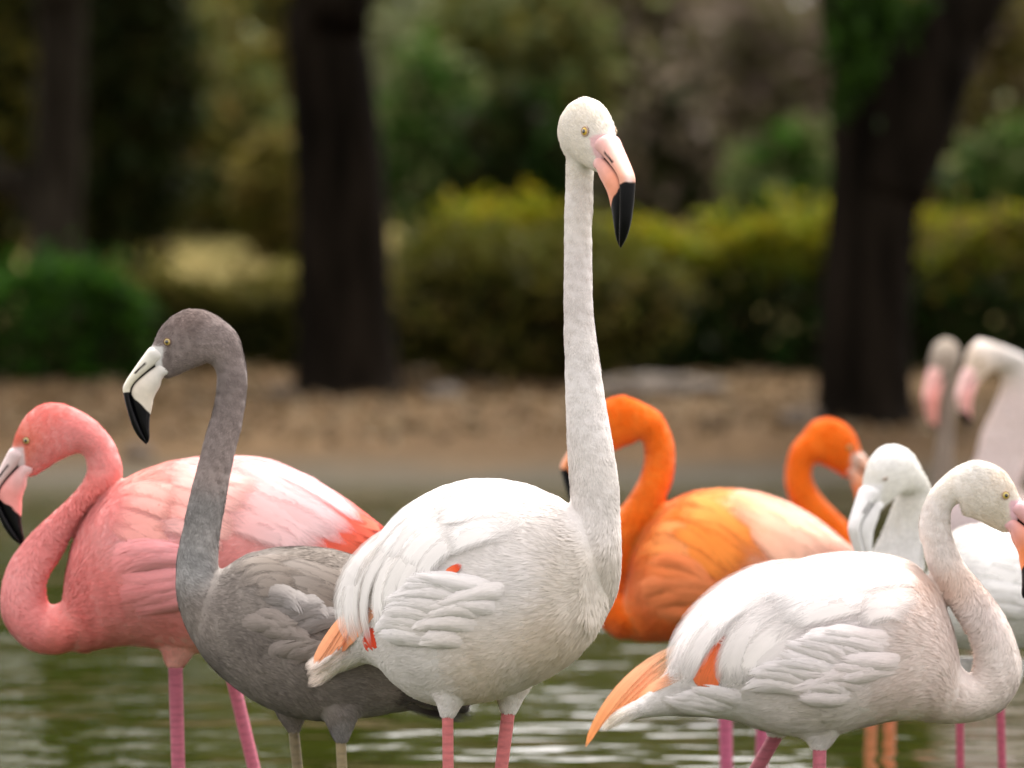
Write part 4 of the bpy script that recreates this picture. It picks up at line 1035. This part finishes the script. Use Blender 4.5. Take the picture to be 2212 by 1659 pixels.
def bird_orange_far():
    b = Bird('orange flamingo facing right, its head above the other orange back', 10.6, voxel=0.005)
    b.face_dir = (1, 0)
    cv = conv(1260, 860, 2.676)
    b.head(cv((1738, 392)), 1, 6, 1.06, 0, 0, 1.0)
    nk = [((1520, 1290), (1560, 1440), 60), ((1600, 1290), (1680, 1425), 56), ((1668, 1260), (1810, 1350), 50), ((1690, 1190), (1876, 1215), 46), ((1660, 1090), (1872, 1075), 44), ((1598, 990), (1812, 955), 42), ((1512, 890), (1732, 850), 40), ((1432, 790), (1640, 755), 38), ((1376, 690), (1560, 662), 36), ((1353, 585), (1520, 578), 34), ((1362, 478), (1522, 515), 34), ((1400, 380), (1548, 478), 36), ((1468, 298), (1592, 468), 38)]
    C, H, L = b.psecs([(cv(a), cv(c), w) for a, c, w in nk], b.hl); C2, H2, L2 = b.hsecs(HEAD[3:])
    b.add((C + C2, H + H2, L + L2), rev=True)
    secs = [((1640, 1250), (1620, 1420), 40), ((1560, 1010), (1500, 1450), 90), ((1440, 905), (1380, 1470), 125), ((1250, 870), (1200, 1475), 138), ((1050, 920), (1020, 1420), 120), ((850, 1050), (840, 1340), 80), ((700, 1190), (700, 1280), 30)]
    b.add(b.psecs([(cv(a), cv(c), w) for a, c, w in secs], (0, 1, 0)), ex=2.1)
    og, o2, bel, pal = orange_cols()
    b.finish(under(b, 1990), [(*cv((x, y)), c) for x, y, c in [(1600, 300, og), (1750, 450, og), (1400, 600, og), (1600, 850, og), (1700, 1200, og), (1300, 950, o2), (1300, 1400, bel), (900, 1200, pal)]], 0.05, 45, skin=A_([0.55, 0.42, 0.36]))
    b.plumage(14000, (0.007, 0.02), (0.0035, 0.006), 0.1, 0.35)
    b.face((A_([0.55, 0.42, 0.36]), A_([0.84, 0.36, 0.18]), A_([0.86, 0.27, 0.08]), A_([0.7, 0.5, 0.42])), iris=(0.5, 0.35, 0.05))
    c7 = conv(1280, 1180, 2.16); lc = A_([0.75, 0.20, 0.12])
    b.leg(c7((1465, 700)), c7((1468, 1184)), 26, lc, lc, -0.03, knee=0.4); b.leg(c7((1560, 700)), c7((1556, 1184)), 26, lc, lc, 0.04, knee=0.4)

# --- pure white flamingo dozing, head lowered
def bird_white_dozing():
    b = Bird('pure white flamingo with pale beak and lowered dozing head', 9.1, voxel=0.0045)
    b.face_dir = (-0.8, -0.6)
    cv = conv(1880, 960, 5.186)
    b.head((1890, 1034), -1, 8, 1.02, 45, 0, 1.0)
    nk = [((1200, 2050), (1100, 2450), 95), ((1060, 2060), (760, 2400), 85), ((960, 2000), (500, 2250), 74), ((915, 1880), (385, 2020), 64), ((920, 1720), (385, 1800), 56), ((940, 1560), (430, 1610), 50), ((965, 1400), (505, 1430), 46), ((1000, 1230), (580, 1260), 42), ((1045, 1040), (655, 1070), 38), ((1078, 880), (715, 900), 35), ((1092, 740), (760, 780), 33)]
    C, H, L = b.psecs([(cv(a), cv(c), w, 0.07) for a, c, w in nk], b.hl); C2, H2, L2 = b.hsecs(HEAD[2:])
    b.add((C + C2, H + H2, L + L2), rev=True)
    secs = [((1000, 1950), (930, 2400), 60), ((1150, 1520), (1180, 2520), 105), ((1400, 1225), (1440, 2585), 140), ((1750, 1130), (1780, 2600), 155), ((2150, 1130), (2150, 2580), 150), ((2550, 1250), (2520, 2500), 120), ((2900, 1500), (2850, 2350), 80), ((3250, 1850), (3200, 2150), 35)]
    b.add(b.psecs([(cv(a), cv(c), w, 0.08) for a, c, w in secs], (0, 1, 0)), ex=2.1)
    c7 = conv(1280, 1180, 2.16)
    b.thigh(c7((2085, 650)), 55, c7((2096, 860)), 16, 0.05); b.thigh(c7((1930, 650)), 55, c7((1900, 860)), 16, 0.12)
    w = A_([0.83, 0.83, 0.81]); cw = A_([0.80, 0.79, 0.72])
    b.finish(under(b, 2140), [(1900, 980, w), (1880, 1040, cw), (1960, 1070, cw), (1960, 1200, w), (2150, 1200, w), (2150, 1350, w * 0.97)], 0.02, 40, skin=A_([0.72, 0.72, 0.71]))
    c8 = conv(1880, 720, 2.4387)
    b.row([(620, 1170), (640, 1300), (650, 1450)], [(860, 1190), (880, 1330), (880, 1480)], [(1150, 1330), (1130, 1440), (1100, 1560)], 8, 40, w * 0.97, w, c8, 0.004, 0.006, 'wing_feather', jit=10)
    b.row([(700, 1480), (740, 1600)], [(880, 1450), (920, 1580)], [(1060, 1500), (1100, 1600)], 5, 36, w * 0.97, w, c8, 0.004, 0.008, 'flank_feather', jit=12, taper=0.35)
    b.plumage(26000, (0.005, 0.018), (0.0026, 0.005), 0.1, 0.35)
    wb = A_([0.72, 0.72, 0.71])
    b.face((wb, wb, wb * 0.97, wb * 1.08), iris=(0.2, 0.17, 0.08), black=False, closed=True, eye_r=32)
    lc = A_([0.42, 0.08, 0.13])
    b.leg(c7((2096, 840)), c7((2106, 1184)), 19, lc, lc, 0.05, knee=0.34); b.leg(c7((1900, 840)), c7((1902, 1184)), 19, lc, lc, 0.12, knee=0.34)

# --- blush white flamingo in profile on the right
def bird_white_profile():
    b = Bird('blush white flamingo in profile with orange wing tips and curved neck', 8.3, voxel=0.0038)
    b.face_dir = (1, 0)
    c7, c8 = conv(1280, 1180, 2.16), conv(1880, 720, 2.4387)
    b.head(c8((925, 958)), 1, 1, 1.03, 0, 0, 1.0)
    nk = [((1840, 640), (1760, 962), 95), ((1895, 672), (1880, 966), 86), ((1922, 706), (1992, 952), 76), ((1946, 724), (2102, 902), 68), ((1968, 704), (2178, 805), 62), ((1977, 650), (2200, 690), 58), ((1960, 580), (2174, 572), 54), ((1916, 492), (2128, 462), 50), ((1852, 392), (2064, 362), 47), ((1790, 300), (1992, 275), 44), ((1738, 185), (1912, 168), 41), ((1704, 50), (1857, 30), 38)]
    C, H, L = b.psecs([(c7(a), c7(c), w) for a, c, w in nk], b.hl)
    nk2 = [((455, 1190), (641, 1190), 37), ((458, 1100), (631, 1115), 36), ((478, 1015), (636, 1052), 37), ((527, 922), (656, 1016), 39), ((602, 848), (692, 1004), 41)]
    C1, H1, L1 = b.psecs([(c8(a), c8(c), w) for a, c, w in nk2], b.hl); C2, H2, L2 = b.hsecs(HEAD[3:])
    b.add((C + C1 + C2, H + H1 + H2, L + L1 + L2), rev=True)
    secs = [((1905, 690), (1905, 960), 70), ((1862, 500), (1810, 965), 112), ((1800, 330), (1700, 952), 140), ((1700, 210), (1570, 955), 162), ((1565, 152), (1430, 985), 172), ((1420, 136), (1295, 1018), 174), ((1270, 143), (1170, 1038), 166), ((1110, 175), (1050, 1025), 152), ((960, 230), (940, 998), 134), ((820, 300), (840, 965), 114), ((700, 385), (750, 945), 94),
            ((610, 480), (660, 935), 76), ((540, 600), (565, 930), 60), ((450, 735), (480, 930), 46), ((350, 840), (380, 938), 36), ((240, 900), (265, 958), 26), ((180, 975), (188, 1000), 14)]
    b.add(b.psecs([(c7(a), c7(c), w) for a, c, w in secs], (0, 1, 0)), ex=2.1)
    b.thigh(c7((1228, 930)), 50, c7((1219, 1096)), 18, -0.02); b.thigh(c7((1080, 930)), 42, c7((1000, 1040)), 16, 0.06)
    w, bl, cr = A_([0.86, 0.83, 0.815]), A_([0.85, 0.73, 0.67]), A_([0.84, 0.79, 0.70])
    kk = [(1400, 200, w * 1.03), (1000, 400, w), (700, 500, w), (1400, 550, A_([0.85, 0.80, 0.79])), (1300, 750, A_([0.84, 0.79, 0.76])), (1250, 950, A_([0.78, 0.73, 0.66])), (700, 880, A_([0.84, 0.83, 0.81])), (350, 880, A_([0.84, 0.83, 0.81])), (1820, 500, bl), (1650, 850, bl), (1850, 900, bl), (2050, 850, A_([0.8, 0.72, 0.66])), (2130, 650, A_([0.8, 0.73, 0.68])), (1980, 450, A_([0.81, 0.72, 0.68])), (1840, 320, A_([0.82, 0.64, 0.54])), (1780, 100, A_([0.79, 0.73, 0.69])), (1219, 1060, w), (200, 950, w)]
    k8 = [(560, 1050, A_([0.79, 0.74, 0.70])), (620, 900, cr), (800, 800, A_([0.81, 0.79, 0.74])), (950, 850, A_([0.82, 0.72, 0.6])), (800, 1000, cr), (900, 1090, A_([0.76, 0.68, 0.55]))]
    b.finish(under(b, 1830), [(*c7((x, y)), c) for x, y, c in kk] + [(*c8((x, y)), c) for x, y, c in k8], 0.02, 50, skin=A_([0.70, 0.44, 0.48]))
    og, rd = A_([0.86, 0.31, 0.09]), A_([0.80, 0.13, 0.035])
    w1, w2 = A_([0.84, 0.805, 0.79]), A_([0.87, 0.85, 0.84])
    b.row([(560, 560), (540, 660), (560, 740)], [(265, 770), (330, 800), (400, 800)], [(52, 1118), (180, 950), (290, 860)], 6, 32, A_([0.86, 0.45, 0.28]), og, c7, 0.002, 0.0, 'flight_feather', off=0.01, jit=2, taper=0.55)
    b.row([(790, 520), (770, 560)], [(690, 650), (710, 680)], [(612, 785), (690, 800)], 4, 34, rd, A_([0.84, 0.22, 0.08]), c7, 0.003, 0.0, 'flight_feather', jit=3, taper=0.85)
    b.row([(300, 870), (400, 900)], [(240, 930), (280, 950)], [(165, 1000), (180, 990)], 3, 20, w2, A_([0.78, 0.7, 0.55]), c7, 0.001, 0, 'tail_feather', off=0.0, jit=4, ragged=0.4)
    b.row([(1180, 170), (1080, 260), (1000, 360)], [(740, 345), (715, 420), (725, 470)], [(440, 710), (515, 755), (565, 765)], 6, 42, w1, w2, c7, 0.004, 0.003, 'wing_feather', jit=4, taper=0.65, camber=0.22)
    b.row([(1060, 330), (1150, 420), (1250, 500)], [(825, 520), (910, 570), (1020, 620)], [(752, 800), (840, 800), (920, 720)], 5, 52, w1, w2, c7, 0.0055, 0.004, 'wing_feather', jit=4, taper=0.7, camber=0.22)
    b.row([(1480, 165), (1540, 250), (1560, 380)], [(1260, 200), (1280, 300), (1330, 420)], [(900, 340), (980, 430), (1080, 520)], 9, 42, w2, w2, c7, 0.006, 0.003, 'wing_feather', jit=7, taper=0.5)
    b.row([(1700, 260), (1720, 360), (1680, 450)], [(1560, 250), (1560, 350), (1540, 440)], [(1350, 270), (1380, 390), (1420, 500)], 6, 40, w2, A_([0.84, 0.79, 0.77]), c7, 0.005, 0.003, 'wing_feather', jit=8, taper=0.5)
    fl = A_([0.87, 0.82, 0.805])
    b.row([(1660, 560), (1560, 660), (1420, 760), (1230, 880)], [(1430, 530), (1330, 590), (1200, 670), (1020, 770)], [(1270, 518), (1150, 560), (1000, 620), (840, 800)], 12, (28, 36), fl, A_([0.89, 0.865, 0.86]), c7, 0.005, 0.009, 'flank_feather', jit=6, taper=0.35, camber=0.3, ragged=0.3)
    b.row([(1700, 640), (1560, 760), (1400, 880)], [(1500, 640), (1380, 740), (1240, 850)], [(1320, 660), (1200, 750), (1060, 860)], 8, 30, fl * 0.98, fl * 1.02, c7, 0.004, 0.006, 'flank_feather', jit=10, taper=0.3, camber=0.25, ragged=0.3)
    b.row([(900, 870), (780, 905)], [(745, 815), (620, 865)], [(600, 790), (440, 850)], 6, 30, w1, w2, c7, 0.004, 0.008, 'flank_feather', jit=7, taper=0.35)
    b.plumage(95000, (0.0045, 0.018), (0.0014, 0.0024), 0.13, 0.4)
    b.face((A_([0.70, 0.44, 0.48]), A_([0.80, 0.38, 0.30]), A_([0.85, 0.27, 0.11]), A_([0.8, 0.55, 0.52])), iris=(0.55, 0.42, 0.08))
    lc = A_([0.55, 0.15, 0.20])
    b.leg(c7((1219, 1085)), c7((1217, 1184)), 30, lc, lc, -0.02); b.leg(c7((1010, 1020)), c7((915, 1184)), 32, lc * 0.75, lc * 0.75, 0.06, knee=0.26)  # far leg darkened: its shade is put into the colour

# --- blurred pair further back
def bird_back_pale():
    b = Bird('pale pinkish flamingo far back with a hooked neck', 12.5, voxel=0.006)
    b.face_dir = (-1, 0)
    cv = conv(1880, 720, 2.4387)
    b.head(cv((752, 236)), -1, 8, 0.96, 48, 0, 1.0)
    nk = [((1080, 1120), (1000, 1360), 90), ((960, 1150), (800, 1330), 78), ((900, 1100), (665, 1200), 66), ((915, 1010), (650, 1040), 56), ((980, 900), (720, 900), 48), ((1030, 780), (785, 770), 42), ((1062, 640), (818, 625), 38), ((1090, 490), (885, 470), 34), ((1088, 380), (925, 370), 31), ((1062, 280), (928, 318), 31), ((1010, 185), (895, 275), 33)]
    C, H, L = b.psecs([(cv(a), cv(c), w, 0.06) for a, c, w in nk], b.hl); C2, H2, L2 = b.hsecs(HEAD[4:])
    b.add((C + C2, H + H2, L + L2), rev=True)
    secs = [((930, 1120), (900, 1310), 50), ((1040, 980), (1040, 1400), 85), ((1200, 900), (1200, 1440), 110), ((1400, 890), (1380, 1430), 112), ((1600, 960), (1560, 1360), 90), ((1780, 1080), (1750, 1260), 45), ((1900, 1180), (1880, 1230), 18)]
    b.add(b.psecs([(cv(a), cv(c), w, 0.06) for a, c, w in secs], (0, 1, 0)), ex=2.1)
    p = A_([0.80, 0.68, 0.65]); f = A_([0.76, 0.62, 0.48])
    b.finish(under(b, 2330), [(*cv((x, y)), c) for x, y, c in [(830, 120, A_([0.8, 0.74, 0.68])), (720, 230, f), (830, 330, f), (980, 200, A_([0.8, 0.76, 0.72])), (950, 450, p), (900, 700, p), (750, 1080, A_([0.82, 0.7, 0.7])), (1300, 1000, p)]], 0.03, 40)
    b.plumage(10000, (0.008, 0.022), (0.005, 0.008), 0.08, 0.3)
    b.face((A_([0.74, 0.5, 0.48]), A_([0.80, 0.42, 0.38]), A_([0.83, 0.40, 0.37]), A_([0.78, 0.56, 0.52])), bshift=1.6)
    lc = A_([0.5, 0.12, 0.18])
    b.leg(cv((1300, 1400)), cv((1300, 1700)), 20, lc, lc, -0.03, knee=0.3); b.leg(cv((1400, 1400)), cv((1390, 1700)), 20, lc, lc, 0.05, knee=0.3)

def bird_back_dull():
    b = Bird('dull brownish flamingo far back with a pink beak', 13.2, voxel=0.006)
    b.face_dir = (-0.6, -0.8)
    cv = conv(1880, 720, 2.4387)
    b.head(cv((560, 235)), -1, 8, 1.05, 58, 0, 1.0)
    b.add(b.hsecs([((1075, 330), (1010, 540), 70), ((1050, 275), (975, 610), 120)] + HEAD[3:]), rev=True)
    f = A_([math.cos(R(180 + 58)), math.sin(R(180 + 58)), 0]); l = np.cross(f, A_([0, 0, 1.0]))
    C, H, L = [], [], []
    for i, (y, x, r) in enumerate([(1150, 640, 110), (1080, 600, 90), (980, 585, 72), (850, 590, 60), (700, 600, 50), (550, 610, 44), (420, 618, 42), (320, 622, 42), (250, 615, 42)]):
        q = cv((x, y)); rr = b.m(r / 2.54); C.append(b.pt(q, 0.05)); H.append(-f * rr); L.append(l * rr)
    b.add((C, H, L), rev=True)
    secs = [((600, 1030), (600, 1220), 60), ((650, 940), (650, 1300), 95), ((780, 890), (780, 1350), 118), ((920, 900), (910, 1340), 112), ((1060, 990), (1040, 1280), 80), ((1180, 1090), (1160, 1190), 36)]
    b.add(b.psecs([(cv(a), cv(c), w, 0.06 + 0.25 * max(0, (a[0] - 600) / 600)) for a, c, w in secs], (0.5, 0.86, 0)), ex=2.1)
    g = A_([0.36, 0.29, 0.23])
    b.finish(under(b, 2130), [(*cv((x, y)), c) for x, y, c in [(560, 150, A_([0.45, 0.39, 0.32])), (520, 250, g), (620, 300, g * 0.8), (610, 500, g * 0.75), (600, 800, g * 0.8), (800, 1100, A_([0.6, 0.5, 0.46]))]], 0.05, 40)
    b.plumage(8000, (0.008, 0.022), (0.005, 0.008), 0.08, 0.3)
    b.face((A_([0.6, 0.38, 0.34]), A_([0.74, 0.30, 0.26]), A_([0.74, 0.28, 0.24]), A_([0.68, 0.42, 0.38])), iris=(0.3, 0.2, 0.05), bshift=3.0)
    lc = A_([0.4, 0.15, 0.15])
    b.leg(cv((760, 1320)), cv((760, 1700)), 18, lc, lc, 0.1, knee=0.3); b.leg(cv((860, 1320)), cv((850, 1700)), 18, lc, lc, 0.2, knee=0.3)

bird_white_tall()
bird_grey()
bird_pink()
bird_orange()
bird_orange_far()
bird_white_dozing()
bird_white_profile()
bird_back_pale()
bird_back_dull()
